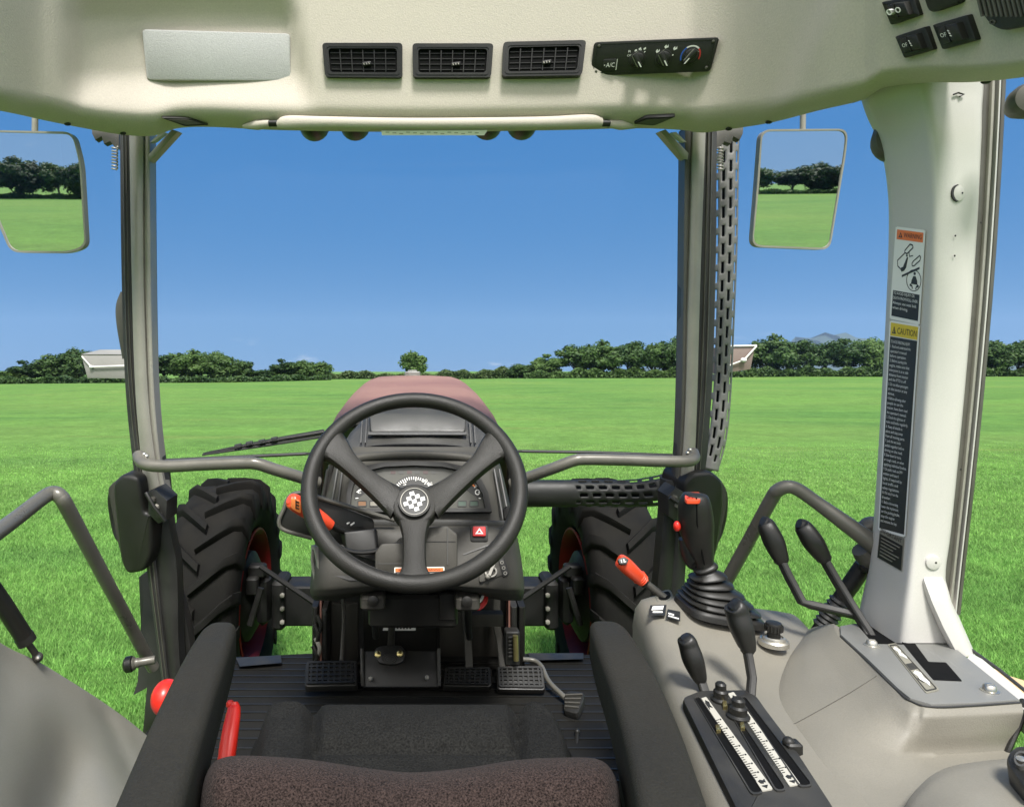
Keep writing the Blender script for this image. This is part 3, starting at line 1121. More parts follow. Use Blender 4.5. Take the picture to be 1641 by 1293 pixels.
def knob(u, v, ang, marks):
    k = MB()
    r, ry = .062, .235
    k.plate(Q, circ(u, v, r * 1.12, ry * 1.12, 28), 0.006, 0.0085, 0.001)
    k.plate(Q, circ(u, v, r * .86, ry * .86, 28), 0.0085, 0.019, 0.003)
    ca, sa = math.cos(R(ang)), math.sin(R(ang))
    def t(x, y):
        return (u + (x * ca - y * sa) * r, v + (x * sa + y * ca) * ry)
    k.plate(Q, [t(-.88, -.30), t(1.05, -.26), t(1.22, 0), t(1.05, .26), t(-.88, .30)], 0.010, 0.027, 0.002)
    k.bar(Q, t(.35, 0), t(1.15, 0), .011, 0.027, 0.0276, 1)
    k.bar(Q, t(-.75, .36), t(.9, .36), .008, 0.019, 0.0200, 2)
    k.bar(Q, t(-.9, -.55), t(-.85, .36), .007, 0.019, 0.0200, 2)
    part('knob', k, [M['black'], M['white'], M['trim']], cp)
    p = MB()
    for a0, a1, mi in marks:
        n = max(3, int(abs(a1 - a0) / 12))
        o = circ(u, v, r * 1.34, ry * 1.34, n, a0, a1)
        i = circ(u, v, r * 1.16, ry * 1.16, n, a0, a1)
        p.plate(Q, o + i[::-1], 0.006, 0.0068, 0, mi)
    return p
p = knob(.37, .57, 55, [(-112, -106, 0), (-80, -74, 0), (-52, -46, 0)])
p.text(Q, 'OFF', .283, .47, .065, .045, h1=0.0070)
p.text(Q, 'R', .288, .35, .065, .022, h1=0.0070)
for k, (u, v) in enumerate(((.335, .30), (.366, .25), (.405, .25))):
    p.plate(Q, [(u, v), (u + .018, v - .04), (u + .022, v + .01), (u + .006, v + .05)], 0.006, 0.007)
part('fan_marks', p, [M['white']], cp)
p = knob(.58, .56, 55, [(-20, -14, 0)])
for k, (u, v) in enumerate(((.508, .34), (.572, .22), (.645, .28))):
    p.plate(Q, [(u, v), (u + .012, v - .06), (u + .02, v), (u + .03, v - .06), (u + .034, v + .02), (u + .01, v + .06)], 0.006, 0.007)
part('airflow_marks', p, [M['white']], cp)
p = knob(.80, .52, 125, [(-205, -125, 1), (-125, -45, 0), (-45, 20, 2)])
part('temperature_marks', p, [M['white'], M['blue'], M['red']], cp)

# rocker switches and speaker on the right of the lining
def rocker(q, words, label=None):
    (a, b, c, d) = q
    fr = PL((a[0], a[1], liner_d(*a) - .002), (b[0], b[1], liner_d(*b) - .002), (d[0], d[1], liner_d(*d) - .002))
    Q = Quad(fr, q)
    f = MB()
    f.plate(Q, rrect(0, 0, 1, 1, .05, 2), -0.005, 0.005, 0.0015)
    root = part('rocker_switch', f, M['black'], label=label)
    k = MB()
    k.plate(Q, [(.16, .20), (.50, .16), (.50, .82), (.16, .80)], 0.005, 0.008, 0.001)
    k.plate(Q, [(.50, .16), (.84, .20), (.84, .84), (.50, .82)], 0.005, 0.013, 0.002)
    k.bar(Q, (.50, .16), (.50, .82), .02, 0.009, 0.0135)
    if words == 'OFF':
        k.text(Q, 'OFF', .19, .56, .16, .24, h1=0.0086, mi=1)
        for j in range(3):
            k.bar(Q, (.545 + .01 * j, .36 + .1 * j), (.575 + .01 * j, .42 + .1 * j), .025, 0.013, 0.0136, 1)
    else:
        for u in (.30, .58):
            k.ring(Q, circ(u, .50, .085, .13, 12), circ(u, .50, .055, .09, 12), 0.008, 0.0138, 1)
        for j in range(3):
            k.bar(Q, (.17, .40 + .09 * j), (.24, .38 + .09 * j), .03, 0.008, 0.0088, 1)
    part('rocker', k, [M['black'], M['white']], root)
rocker([(1417, 3), (1468, -7), (1480, 24), (1432, 40)], 'lamp', 'black work light switch at the top edge of the roof lining')
rocker([(1439, 58), (1488, 42), (1502, 79), (1454, 93)], 'OFF')
rocker([(1500, 39), (1556, 23), (1571, 64), (1516, 79)], 'OFF')
q = [(1480, -28), (1535, -40), (1547, 4), (1497, 21)]
fr = PL((1480, -28, liner_d(1480, -28) - .002), (1535, -40, liner_d(1535, -40) - .002), (1497, 21, liner_d(1497, 21) - .002))
mb = MB()
mb.plate(fr, round_poly(q, 10), -0.004, 0.007, 0.003)
part('switch_blank', mb, M['black'])
sp = [(1556, -45), (1584, 20), (1600, 40), (1618, 48), (1650, 42), (1710, 20), (1710, -45)]
fr = PL((1560, -30, liner_d(1560, -30) - .002), (1700, -30, liner_d(1690, -30) - .002), (1620, 48, liner_d(1620, 48) - .002))
mb = MB()
mb.plate(fr, round_poly(sp, 12), -0.004, 0.008, 0.003)
spk = part('speaker', mb, M['black'], label='black speaker grille at the top right corner')
g_ = MB()
for k in range(16):
    x = 1572 + k * 8
    g_.bar(fr, (x, -40), (x + 16, 24 if 1584 < x + 14 < 1690 else 4), 3, 0.008, 0.0094)
g_.ring(fr, circ(1604, 33, 5, 4, 12), circ(1604, 33, 3.4, 2.6, 12), 0.008, 0.009)
part('grille', g_, M['seal_grey'], spk)

# roller sun visor under the front edge, with its end pins
mb = MB()
mb.tube([P(446, 200, 1.195), P(462, 197, 1.19), P(520, 196.5, 1.19), P(665, 198.5, 1.19), P(860, 197, 1.19), P(940, 194.5, 1.19), P(964, 196, 1.195)],
        [(.0065, .008), (.010, .0125), (.009, .0105), (.009, .0100), (.009, .0105), (.010, .0118), (.0065, .0085)], n=14, sub=40, up=(0, 0, 1))
visor = part('sun_visor', mb, M['liner'], label='long beige roller sun visor under the front edge of the roof lining')
for x, s_ in ((438, -1), (970, 1)):
    b_ = MB()
    b_.tube([P(x - 7, 198, 1.195), P(x + 7, 198, 1.195)], .006, n=10)
    part('end_pin', b_, M['black'], visor)
    b_ = MB()
    b_.tube([P(x + s_ * 6, 199, 1.20), P(x + s_ * 26, 201, 1.205), P(x + s_ * 48, 203, 1.215)], [.007, .009, .004], n=10)
    part('end_bracket', b_, M['liner'], visor)
fr = PL((612, 209, 1.193), (780, 209, 1.193), (690, 220, 1.200))
mb = MB()
mb.plate(fr, [(611, 210), (781, 209), (776, 217), (612, 217)], -0.002, 0.001)
for k in range(14):
    mb.bar(fr, (618 + k * 11, 212 + (k % 3)), (624 + k * 11, 212 + (k % 3)), 1.0, 0.001, 0.0014, 1)
part('visor_label', mb, [M['white'], M['label_grey']], visor)
for q in ([(257, 188), (303, 189), (336, 200), (296, 202)], [(1034, 187), (1084, 185), (1048, 200), (1014, 197)]):
    fr = PL((q[0][0], q[0][1], liner_d(*q[0]) - .004), (q[1][0], q[1][1], liner_d(*q[1]) - .004), (q[2][0], q[2][1], liner_d(*q[2]) - .004))
    mb = MB()
    mb.plate(fr, round_poly(q, 5), -0.006, 0.003, 0.001)
    root = part('roof_nozzle', mb, M['black'])
    mb = MB()
    c = (sum(a[0] for a in q) / 4, sum(a[1] for a in q) / 4)
    mb.plate(fr, [(c[0] + (a[0] - c[0]) * .72, c[1] + (a[1] - c[1]) * .6) for a in q], 0.003, 0.004)
    part('nozzle_slot', mb, M['seal_grey'], root)
# clips along the lining edge and marks of the screws
for x, y in ((108, 199), (197, 214), (1168, 207), (1232, 196), (1366, 162), (1580, 131)):
    mb = MB()
    mb.ball(P(x, y, liner_bot(x)[1] - .006), (.006, .004, .003), 10)
    part('lining_clip', mb, M['black'])

# work lights on the roof front, only their lower rims show
for x, y in ((502, 222), (568, 221), (782, 220), (838, 220)):
    mb = MB()
    mb.lathe(P(x, y - 24, 1.47) + Vector((0, -0.03, 0)), (0, 1, 0), [(.010, -.02), (.020, -.012), (.031, .005), (.034, .03), (.034, .05), (.028, .052)], 20)
    wl_ = part('work_light', mb, M['black'])
    mb = MB()
    mb.tube([P(x, y - 18, 1.46), P(x, y - 60, 1.44)], .006, n=8)
    part('stem', mb, M['black'], wl_)

# ---- pillars
def strip(mb, rows, th=0.03, bulge=0.004, n=6, mi=0, sub=16):
    """Upright moulding: rows of (py, left px, right px, d), bulging towards the driver."""
    R_ = catmull(rows, sub) if sub else np.array(rows, float)
    rings = []
    for y, xl, xr, d in R_:
        ring = [P(xl, y, d) + Vector((0, th, 0))]
        for k in range(n + 1):
            s_ = k / n
            ring.append(P(xl + (xr - xl) * s_, y, d - bulge * math.sin(math.pi * (0.06 + 0.88 * s_))))
        ring.append(P(xr, y, d) + Vector((0, th, 0)))
        rings.append(ring)
    mb.loft(rings, mi)
    return mb

# left front pillar
mb = strip(MB(), [(206, 207, 229, 1.30), (400, 210, 229, 1.30), (560, 214, 233, 1.305), (660, 219, 239, 1.31), (745, 227, 250, 1.32), (800, 233, 260, 1.33)], .035, .007)
lp = part('front_pillar', mb, M['trim'], label='left front cab pillar with dark rubber seal')
mb = strip(MB(), [(206, 192, 207.5, 1.31), (400, 194, 210, 1.31), (560, 198, 214.5, 1.315), (660, 204, 220, 1.32), (760, 215, 233, 1.33)], .03, .004)
for a in (0.33, 0.66):
    strip(mb, [(206, 192 + 15 * a - 1, 192 + 15 * a + 1.2, 1.305), (560, 198 + 16 * a - 1, 198 + 16 * a + 1.2, 1.31), (760, 215 + 17 * a - 1, 215 + 17 * a + 1.2, 1.325)], .01, .003, mi=1)
part('door_seal', mb, [M['seal'], M['seal_grey']], lp)
mb = strip(MB(), [(206, 229, 233, 1.312), (560, 232, 237, 1.315), (745, 246, 252, 1.33)], .02, .001)
part('groove', mb, M['seal'], lp)
mb = strip(MB(), [(206, 232.5, 240, 1.305), (400, 231.5, 241, 1.305), (560, 236, 244, 1.31), (660, 241, 249, 1.315), (745, 250, 258, 1.325), (790, 256, 266, 1.33)], .03, .003)
part('inner_moulding', mb, M['trim'], lp)
mb = strip(MB(), [(206, 239.5, 243.5, 1.32), (400, 240.5, 245, 1.32), (560, 243.5, 247.5, 1.325), (660, 248.5, 252, 1.33), (745, 257.5, 261.5, 1.335), (800, 266, 270, 1.34)], .02, .001)
part('glass_seal', mb, M['seal'], lp)
# lower door post
mb = strip(MB(), [(752, 231, 262, 1.335), (850, 243, 272, 1.345), (908, 250, 283, 1.35), (1029, 263, 286, 1.36), (1110, 272, 292, 1.37)], .035, .006)
dp = part('door_post', mb, M['dash_dark'], label='dark left door post below the handrail')
mb = strip(MB(), [(752, 217, 232, 1.335), (850, 228, 243.5, 1.34), (908, 235, 250.5, 1.345), (1029, 251, 263.5, 1.355), (1115, 262, 273, 1.365)], .03, .004)
for a in (0.3, 0.7):
    strip(mb, [(760, 217 + 15 * a - 1, 217 + 15 * a + 1, 1.328), (908, 235 + 15 * a - 1, 235 + 15 * a + 1, 1.338), (1115, 262 + 11 * a - .8, 262 + 11 * a + .8, 1.358)], .01, .002, mi=1)
part('door_seal', mb, [M['seal'], M['seal_grey']], dp)
mb = MB()
fr = PL((270, 930, 1.40), (320, 930, 1.40), (290, 1080, 1.42))
mb.plate(fr, [(278, 945), (286, 952), (302, 1010), (312, 1095), (288, 1095), (283, 1020)], -0.03, 0.002, 0.001)
part('kick_panel', mb, M['dash_dark'], dp)

# right front pillar
mb = strip(MB(), [(206, 1111, 1131, 1.30), (400, 1106, 1124, 1.30), (500, 1103, 1121, 1.30), (650, 1099, 1117, 1.31), (745, 1093, 1113, 1.32), (790, 1088, 1110, 1.33)], .035, .007)
rp = part('front_pillar', mb, M['trim'], label='right front cab pillar beside the slotted exhaust guard')
mb = strip(MB(), [(206, 1130, 1149, 1.31), (400, 1124, 1147, 1.31), (560, 1119, 1143, 1.315), (700, 1115.5, 1136, 1.32), (770, 1109, 1128, 1.33)], .03, .004)
for a in (0.3, 0.62):
    strip(mb, [(206, 1130 + 18 * a - 1, 1130 + 18 * a + 1.4, 1.304), (560, 1119 + 23 * a - 1, 1119 + 23 * a + 1.4, 1.309), (770, 1109 + 18 * a - 1, 1109 + 18 * a + 1.4, 1.324)], .01, .003, mi=1)
part('door_seal', mb, [M['seal'], M['seal_grey']], rp)
mb = strip(MB(), [(206, 1098, 1112, 1.307), (400, 1096, 1106.5, 1.307), (500, 1095, 1103.5, 1.308), (650, 1092, 1099.5, 1.315), (745, 1087, 1093.5, 1.325), (800, 1080, 1088, 1.335)], .03, .003)
part('inner_moulding', mb, M['seal_grey'], rp)
mb = strip(MB(), [(206, 1094, 1098.5, 1.32), (400, 1092, 1096.5, 1.32), (500, 1091, 1095.5, 1.32), (650, 1088, 1092.5, 1.33), (745, 1083, 1087.5, 1.335), (800, 1076, 1081, 1.34)], .02, .001)
part('glass_seal', mb, M['seal'], rp)
mb = strip(MB(), [(770, 1068, 1090, 1.345), (860, 1061, 1082, 1.35), (950, 1053, 1076, 1.36), (1040, 1046, 1072, 1.37)], .035, .005)
dp2 = part('door_post', mb, M['dash_dark'], label='dark right door post behind the joystick')
mb = strip(MB(), [(770, 1090, 1108, 1.35), (860, 1082, 1102, 1.355), (950, 1076, 1096, 1.36), (1040, 1072, 1090, 1.37)], .03, .004)
part('door_seal', mb, M['seal'], dp2)

# gussets in the top corners of the windscreen, hinges outside
for q in ([(276, 208), (286, 211), (243, 258), (238, 262), (238, 249)], [(1066, 208), (1057, 211), (1094, 254), (1101, 257), (1103, 246)]):
    xs = 1.295
    fr = PL((q[0][0], 210, xs), (q[2][0], 250, xs + .01), (q[0][0], 260, xs + .01))
    mb = MB()
    mb.plate(fr, q, -0.02, 0.003, 0.0015)
    gs = part('gusset', mb, M['trim'])
    mb = MB()
    s_ = 1 if q[0][0] < 600 else -1
    mb.plate(fr, [(q[4][0] + s_ * 1, 228), (q[4][0] + s_ * 8, 226), (q[4][0] + s_ * 26, 212), (q[4][0] + s_ * 18, 211)], -0.018, -0.004, 0)
    part('gusset_web', mb, M['pillar'], gs)
for sx in (-1, 1):
    def mx(x):
        return x if sx < 0 else 1338 - x
    fr = PL((mx(150), 212, 1.36), (mx(190), 212, 1.36), (mx(170), 260, 1.36))
    mb = MB()
    q = [(148, 205), (192, 205), (192, 240), (184, 236), (178, 228), (168, 232), (164, 220), (154, 226), (149, 216)]
    mb.plate(fr, [(mx(x), y) for x, y in q], -0.012, 0.004, 0.001)
    hg = part('hinge', mb, M['seal_grey'])
    mb = MB()
    path = []
    for k in range(90):
        a = k / 89
        path.append(P(mx(184), 235 + 38 * a, 1.35) + Vector((.0055 * math.cos(a * 50), .0055 * math.sin(a * 50), 0)))
    mb.tube(path, .0016, n=5)
    part('spring', mb, M['trim'], hg)
mb = MB()
mb.tube([P(196, 468, 1.42), P(193, 490, 1.42), P(194, 520, 1.42), P(199, 575, 1.42)], [(.004, .004), (.006, .01), (.006, .01), (.003, .004)], n=8, sub=14)
part('pillar_cap', mb, M['seal_grey'])

# windscreen and side panes
mb = MB()
mb.patch([[P(238, 200, 1.335), P(1100, 200, 1.335)], [P(246, 560, 1.34), P(1094, 560, 1.34)], [P(262, 733, 1.36), P(1084, 725, 1.36)]], thick=0.004)
part('windscreen', mb, M['glass'], sharp=80)
for xs in (-1, 1):
    mb = MB()
    X0, X1 = (0.605, 0.66) if xs < 0 else (0.630, 0.735)
    Y0, Y1 = (1.33, 0.55) if xs < 0 else (1.33, 1.02)
    mb.patch([[Vector((xs * X0, Y0, H + .48)), Vector((xs * X1, Y1, H + .46))], [Vector((xs * X0, Y0, H - .60)), Vector((xs * X1, Y1, H - .52))]], thick=0.004)
    part('side_pane', mb, M['glass'], sharp=80)
mb = MB()
mb.tube([P(255, 738, 1.35), P(340, 734, 1.35), P(490, 727, 1.36)], .0035, n=8)
mb.tube([P(836, 723, 1.36), P(960, 725, 1.36), P(1090, 730, 1.35)], .0032, n=8)
mb.tube([P(490, 727, 1.36), P(836, 723, 1.36)], .003, n=6)
part('windscreen_edge', mb, M['seal'])

# wiper
mb = MB()
mb.tube([P(326, 727, 1.39), P(390, 715, 1.39), P(460, 702, 1.395), P(520, 692, 1.40)], [.0025, .0045, .0055, .006], n=8)
wp = part('wiper', mb, M['black'])
mb = MB()
mb.tube([P(324, 729, 1.385), P(430, 713, 1.388), P(520, 699, 1.395)], [.002, .003, .003], n=6)
for x, y in ((382, 718), (400, 714), (420, 711), (440, 707)):
    mb.tube([P(x - 5, y - 2, 1.386), P(x + 5, y - 4, 1.386)], .0055, n=6)
part('blade', mb, M['seal'], wp)

# grab rails across the lower windscreen
def rail(pts, ds, r, label, sub=40, flip=1):
    mb = MB()
    mb.tube([P(x, y, d) for (x, y), d in zip(pts, ds)], r, n=14, sub=sub)
    return part('grab_rail', mb, M['rail'], label=label)
r1 = rail([(222, 729), (226, 739), (238, 745), (270, 747), (330, 744), (390, 742), (412, 743), (440, 752), (486, 766), (510, 773)], [1.29, 1.275, 1.262, 1.26, 1.26, 1.26, 1.26, 1.27, 1.30, 1.32], .0118, 'left grab rail running from the pillar to behind the steering wheel', 60)
r2 = rail([(1110, 724), (1112, 734), (1100, 739), (1060, 739), (1000, 737), (940, 736), (920, 738), (890, 749), (846, 765), (820, 775)], [1.29, 1.275, 1.262, 1.26, 1.26, 1.26, 1.26, 1.27, 1.30, 1.32], .0112, 'right grab rail running from the pillar to behind the steering wheel', 60)
for x, y, pr in ((231, 728, r1), (235, 731, r1), (227, 731, r1), (1106, 721, r2), (1109, 726, r2), (1102, 726, r2)):
    mb = MB()
    mb.ball(P(x, y, 1.283), .0042, 10)
    part('bolt', mb, M['chrome'], pr)

# ---- right rear door pillar
PI_ = [(92, 1372, 1478, 1574, .93, .865, .866), (142, 1386, 1480, 1573, .935, .868, .869), (170, 1396, 1487, 1571, .94, .868, .869), (215, 1416, 1494, 1570, .95, .868, .869), (280, 1428, 1499, 1567, .955, .868, .869),
       (360, 1431, 1499, 1563, .96, .868, .869), (520, 1425, 1493, 1552, .965, .868, .869), (700, 1415, 1480, 1536, .965, .866, .867), (850, 1405, 1466, 1521, .965, .865, .866),
       (930, 1396, 1458, 1512, .96, .862, .863), (985, 1384, 1452, 1527, .955, .86, .861), (1030, 1376, 1448, 1551, .95, .86, .861)]
def pil(y):
    ys = [a[0] for a in PI_]
    return [interp(y, ys, [a[k] for a in PI_]) for k in range(1, 7)]
mb = MB()
grid = []
ysp = catmull([(a[0],) for a in PI_], 60)[:, 0]
sm = catmull([tuple(a) for a in PI_], 60)
for y, xl, xc, xr, dl, dc, dr in sm:
    A, B_, C_ = P(xl, y, dl), P(xc, y, dc), P(xr, y, dr)
    row = [A + Vector((.03, .05, 0)), A + Vector((.004, .012, 0)), A]
    for k in range(1, 7):
        row.append(A.lerp(B_, k / 7))
    p0, p1 = A.lerp(B_, .90), B_.lerp(C_, .18)
    for k in range(6):
        t = k / 5
        row.append(p0 * (1 - t) ** 2 + B_ * 2 * t * (1 - t) + p1 * t * t)
    for k in range(1, 7):
        row.append(p1.lerp(C_, k / 6))
    row += [C_ + Vector((.006, .004, 0)), C_ + Vector((.02, .04, 0)), C_ + Vector((.0, .09, 0))]
    grid.append(row)
mb.patch(grid, thick=0.0)
dpil = part('door_pillar', mb, M['pillar'], label='broad pale pillar with warning stickers at the right door', sharp=50)
mb = MB()
for (a, b, dep, mi) in ((1.0, 16, .878, 0), (16, 22, .874, 1), (22, 28, .880, 0), (28, 32, .874, 2), (32, 40, .882, 0)):
    rows = []
    for y in (92, 142, 280, 440, 600, 760, 900, 985):
        xr = min(pil(y)[2], 1512 if y < 950 else 1507) if y > 900 else pil(y)[2]
        rows.append((y, xr + a * (1 - .0002 * y), xr + b * (1 - .0002 * y), dep))
    strip(mb, rows, .03, .002, mi=mi)
part('door_seal', mb, [M['seal_grey'], M['trim'], M['pillar']], dpil)
# plugs and screw marks on its pale face
fr = PL((1500, 300, .8675), (1560, 300, .8682), (1480, 880, .865))
mb = MB()
mb.plate(fr, circ(1493, 900, 12, 12, 24), -0.002, 0.004, 0.0015)
mb.plate(fr, circ(1496, 900, 1.6, 1.6, 8), 0.004, 0.0044, 0, 1)
part('plug', mb, [M['pillar'], M['black']], dpil)
mb = MB()
mb.plate(fr, circ(1535, 310, 10, 13, 24), -0.004, 0.0012, 0.0006)
mb.plate(fr, circ(1535, 310, 11, 14, 16, 100, 260) + circ(1537, 310, 10, 13, 16, 100, 260)[::-1], -0.001, 0.0016, 0, 1)
mb.plate(fr, circ(1541, 310, 1.3, 1.6, 8), 0.001, 0.0016, 0, 1)
part('plug', mb, [M['pillar'], M['dash_dark']], dpil)
mb = MB()
for x, y in ((1531, 378), (1530, 410), (1572, 357), (1540, 752)):
    mb.ball(P(x, y, .866), (.0012, .0008, .0014), 8)
mb.tube([P(1528, 152, .866), P(1536, 149, .866), P(1545, 152, .866), P(1538, 155, .866)], .0012, n=5)
part('screw_hole', mb, M['black'], dpil)
# foot of the pillar
mb = MB()
grid = []
for y, xa, xb, d in ((918, 1474, 1513, .868), (932, 1478, 1515, .858), (965, 1490, 1524, .852), (1005, 1508, 1541, .846), (1041, 1527, 1557, .842), (1052, 1531, 1561, .842)):
    grid.append([P(xa - 8, y - 4, d + .03), P(xa - 2, y, d + .006), P(xa + 4, y, d), P((xa + xb) / 2, y, d - .001), P(xb - 4, y, d), P(xb, y, d + .008), P(xb + 3, y, d + .04)])
mb.patch(grid, thick=.01)
part('pillar_foot', mb, M['pillar'], dpil, sharp=60)

# ---- stickers on the pillar
def pil_fr(px, py, h=0.0):
    xl, xc, xr, dl, dc, dr = [float(np.interp(py, sm[:, 0], sm[:, k])) for k in range(1, 7)]
    A, B_ = P(xl, py, dl), P(xc, py, dc)
    k = (px - CX) / F
    t = (k * A.y - A.x) / ((B_.x - A.x) - k * (B_.y - A.y))
    return P(px, py, A.y + (B_.y - A.y) * t) + Vector((-.99, -.10, 0)) * (h + .0012)
fr = fr_up = pil_fr
def sheet(mb, Q, u0, v0, u1, v1, h, mi=0, n=24):
    g_ = [[Q(u0 + (u1 - u0) * i / 4, v0 + (v1 - v0) * j / n, h) for i in range(5)] for j in range(n + 1)]
    mb.patch(g_, mi)
def lines(mb, Q, rows, u, v, pitch, hgt, width, mi):
    for k, t in enumerate(rows):
        if t:
            ww = width * min(1.0, (len(t) / max(len(x) for x in rows)) * 1.0)
            mb.text(Q, t, u, v + k * pitch, hgt, ww, h1=0.0011, mi=mi)
Q = Quad(fr_up, [(1437, 363), (1485, 369), (1475.5, 521), (1427, 511)])
mb = MB()
sheet(mb, Q, 0, .008, 1, .992, .0004)
sheet(mb, Q, .04, 0, .96, 1, .00042)
sheet(mb, Q, .06, .03, .94, .135, .0007, 1, 4)
sheet(mb, Q, .06, .685, .94, .962, .0007, 2, 10)
mb.text(Q, 'WARNING', .30, .105, .052, .60, h1=.0010, mi=2)
mb.plate(Q, [(.13, .112), (.19, .055), (.25, .112)], 0.0007, 0.0010, 0, 2)
mb.plate(Q, [(.180, .105), (.186, .075), (.194, .075), (.2, .105)], 0.0010, 0.0012, 0, 1)
# the pictogram: tipping machine, falling figure, belted figure in an oval
def poly(pts, w, mi=2, close=False):
    n = len(pts)
    for k in range(n if close else n - 1):
        mb.bar(Q, pts[k], pts[(k + 1) % n], w, 0.0004, 0.0009, mi)
poly([(.36, .245), (.52, .17), (.60, .175), (.63, .20), (.44, .275), (.36, .265)], .014, close=True)
poly([(.38, .265), (.14, .36), (.16, .42), (.24, .44)], .012)
poly([(.50, .25), (.53, .30), (.64, .285)], .010)
poly([(.66, .345), (.86, .275), (.90, .29), (.88, .325), (.70, .39), (.64, .395), (.62, .37)], .012, close=True)
mb.plate(Q, [(.24, .44), (.34, .42), (.40, .36), (.45, .31), (.48, .31), (.44, .42), (.38, .46), (.30, .475)], 0.0004, 0.0009, 0, 2)
mb.plate(Q, circ(.44, .295, .025, .012, 10), 0.0004, 0.0009, 0, 2)
poly([(.32, .52), (.88, .405)], .022)
mb.ring(Q, circ(.72, .545, .245, .115, 26), circ(.72, .545, .232, .108, 26), 0.0004, 0.0009, 2)
mb.plate(Q, circ(.735, .472, .035, .016, 10), 0.0004, 0.0009, 0, 2)
mb.plate(Q, [(.70, .50), (.77, .50), (.83, .545), (.84, .585), (.64, .585), (.65, .545)], 0.0004, 0.0009, 0, 2)
poly([(.64, .59), (.60, .60), (.67, .605), (.69, .635)], .018)
poly([(.84, .59), (.89, .60), (.82, .605), (.80, .635)], .018)
lines(mb, Q, ['TO AVOID INJURY OR', 'DEATH FROM ROLL-OVER:', 'Always use seat belt', 'when driving.'], .085, .725, .052, .031, .82, 0)
part('warning_sticker', mb, [M['white'], M['label_orange'], M['label_black']], dpil, label='orange headed WARNING sticker with a roll-over pictogram', smoothed=False)
Q = Quad(fr, [(1427.5, 513), (1476, 521), (1452.5, 861), (1408.5, 849)])
mb = MB()
sheet(mb, Q, 0, 0.004, 1, .996, .0004)
sheet(mb, Q, .05, 0, .95, 1, .00042)
sheet(mb, Q, .05, .010, .95, .072, .0007, 1, 4)
sheet(mb, Q, .05, .076, .95, .988, .0007, 2)
mb.text(Q, 'CAUTION', .28, .058, .030, .64, h1=.0010, mi=2)
mb.plate(Q, [(.11, .060), (.17, .026), (.23, .060)], 0.0007, 0.0010, 0, 2)
mb.plate(Q, [(.160, .056), (.166, .038), (.174, .038), (.18, .056)], 0.0010, 0.0012, 0, 1)
lines(mb, Q, ['TO AVOID PERSONAL INJURY:', '1. Read and understand the', "    operator's manual", '    before operation.', '2. Before starting the', '    engine, make sure that', '    everyone is at a safe', '    distance from tractor',
              '    and the PTO is off.', '3. Do not allow passengers', '    on the tractor at any', '    time.', '4. Before allowing other', '    people to use the', '    tractor, have them read', "    the operator's manual.", '5. Check the tightness of',
              '    nuts and bolts regularly.', '6. Keep all shields in', '    place and stay away', '    from all moving parts.', '7. Lock the two brake', '    pedals together before', '    driving on the road.', '8. Slow down for turns,', '    or rough roads, or when',
              '    applying individual brakes.', '9. On public roads use SMV', '    emblem and hazard', '    lights, if required by', '    local traffic and', '    safety regulations.', '10. Pull only from the', '    drawbar.', '11. Before dismounting,', '    lower the implement,',
              '    set the parking brake,', '    stop the engine', '    and remove the key.'], .09, .105, .0224, .0135, .80, 0)
part('caution_sticker', mb, [M['white'], M['label_yellow'], M['label_black']], dpil, label='tall black CAUTION sticker with a yellow head', smoothed=False)
Q = Quad(fr, [(1412, 842), (1450, 862), (1446, 915), (1407, 893)])
mb = MB()
sheet(mb, Q, 0, 0, 1, 1, .0003, 0, 8)
sheet(mb, Q, .02, .24, .98, .98, .0006, 1, 8)
mb.text(Q, 'IMPORTANT', .06, .18, .13, .88, h1=.0010, mi=1)
for k in range(6):
    mb.bar(Q, (.10, .34 + k * .105), (.86 - .12 * (k % 3), .34 + k * .105), .030, .0006, .0009, 0)
part('important_sticker', mb, [M['label_grey'], M['label_black']], dpil, label='small grey IMPORTANT sticker under the caution sticker', smoothed=False)

# lamps outside, half hidden by the door pillar and the frame edge
mb = MB()
mb.lathe(P(1441, 222, .972), (-.3, -1, 0), [(.016, -.03), (.031, -.02), (.036, 0), (.033, .010), (.01, .013)], 22)
part('side_lamp', mb, M['seal_grey'], label='dark round lamp half hidden behind the door pillar')
mb = MB()
mb.lathe(P(1650, 160, .79), (-.3, -1, 0), [(.012, -.03), (.02, -.01), (.0205, 0), (.018, .008), (.006, .010)], 22)
part('side_lamp', mb, M['seal_grey'], label='dark round lamp cut by the right edge of the picture')

# ---- mirrors
def mirror(outline, ctr, d, ref, stem_px, label):
    i = Vector(((ctr[0] - CX) / F, 1, -(ctr[1] - CY) / F)).normalized()
    n = (Vector(ref).normalized() - i).normalized()
    fr = PL.at(P(ctr[0], ctr[1], d), n)
    c = (sum(p[0] for p in outline) / len(outline), sum(p[1] for p in outline) / len(outline))
    o = round_poly(outline, 16, 5)
    inn = []
    for x, y in o:
        v = Vector((x - c[0], y - c[1]))
        k = 1 - 3.4 / v.length
        inn.append((c[0] + v.x * k, c[1] + v.y * k))
    mb = MB()
    mb.plate(fr, o, -0.014, -0.003, 0.0)
    mb.ring(fr, o, inn, -0.003, 0.0025)
    root = part('side_mirror', mb, M['trim'], label=label)
    g = MB()
    g.plate(fr, inn, -0.0029, 0.0005)
    part('mirror_glass', g, M['mirror'], root, smoothed=False)
    a = MB()
    t, b = stem_px
    a.tube([fr(b[0], b[1], -0.008), fr(t[0], t[1], -0.008) + Vector((0, 0, 0.05))], .0052, n=10)
    a.tube([fr(b[0] - 9, b[1] + 3, -0.015), fr(b[0] + 9, b[1] + 3, -0.015)], .0062, n=10)
    part('stem', a, M['trim'], root)
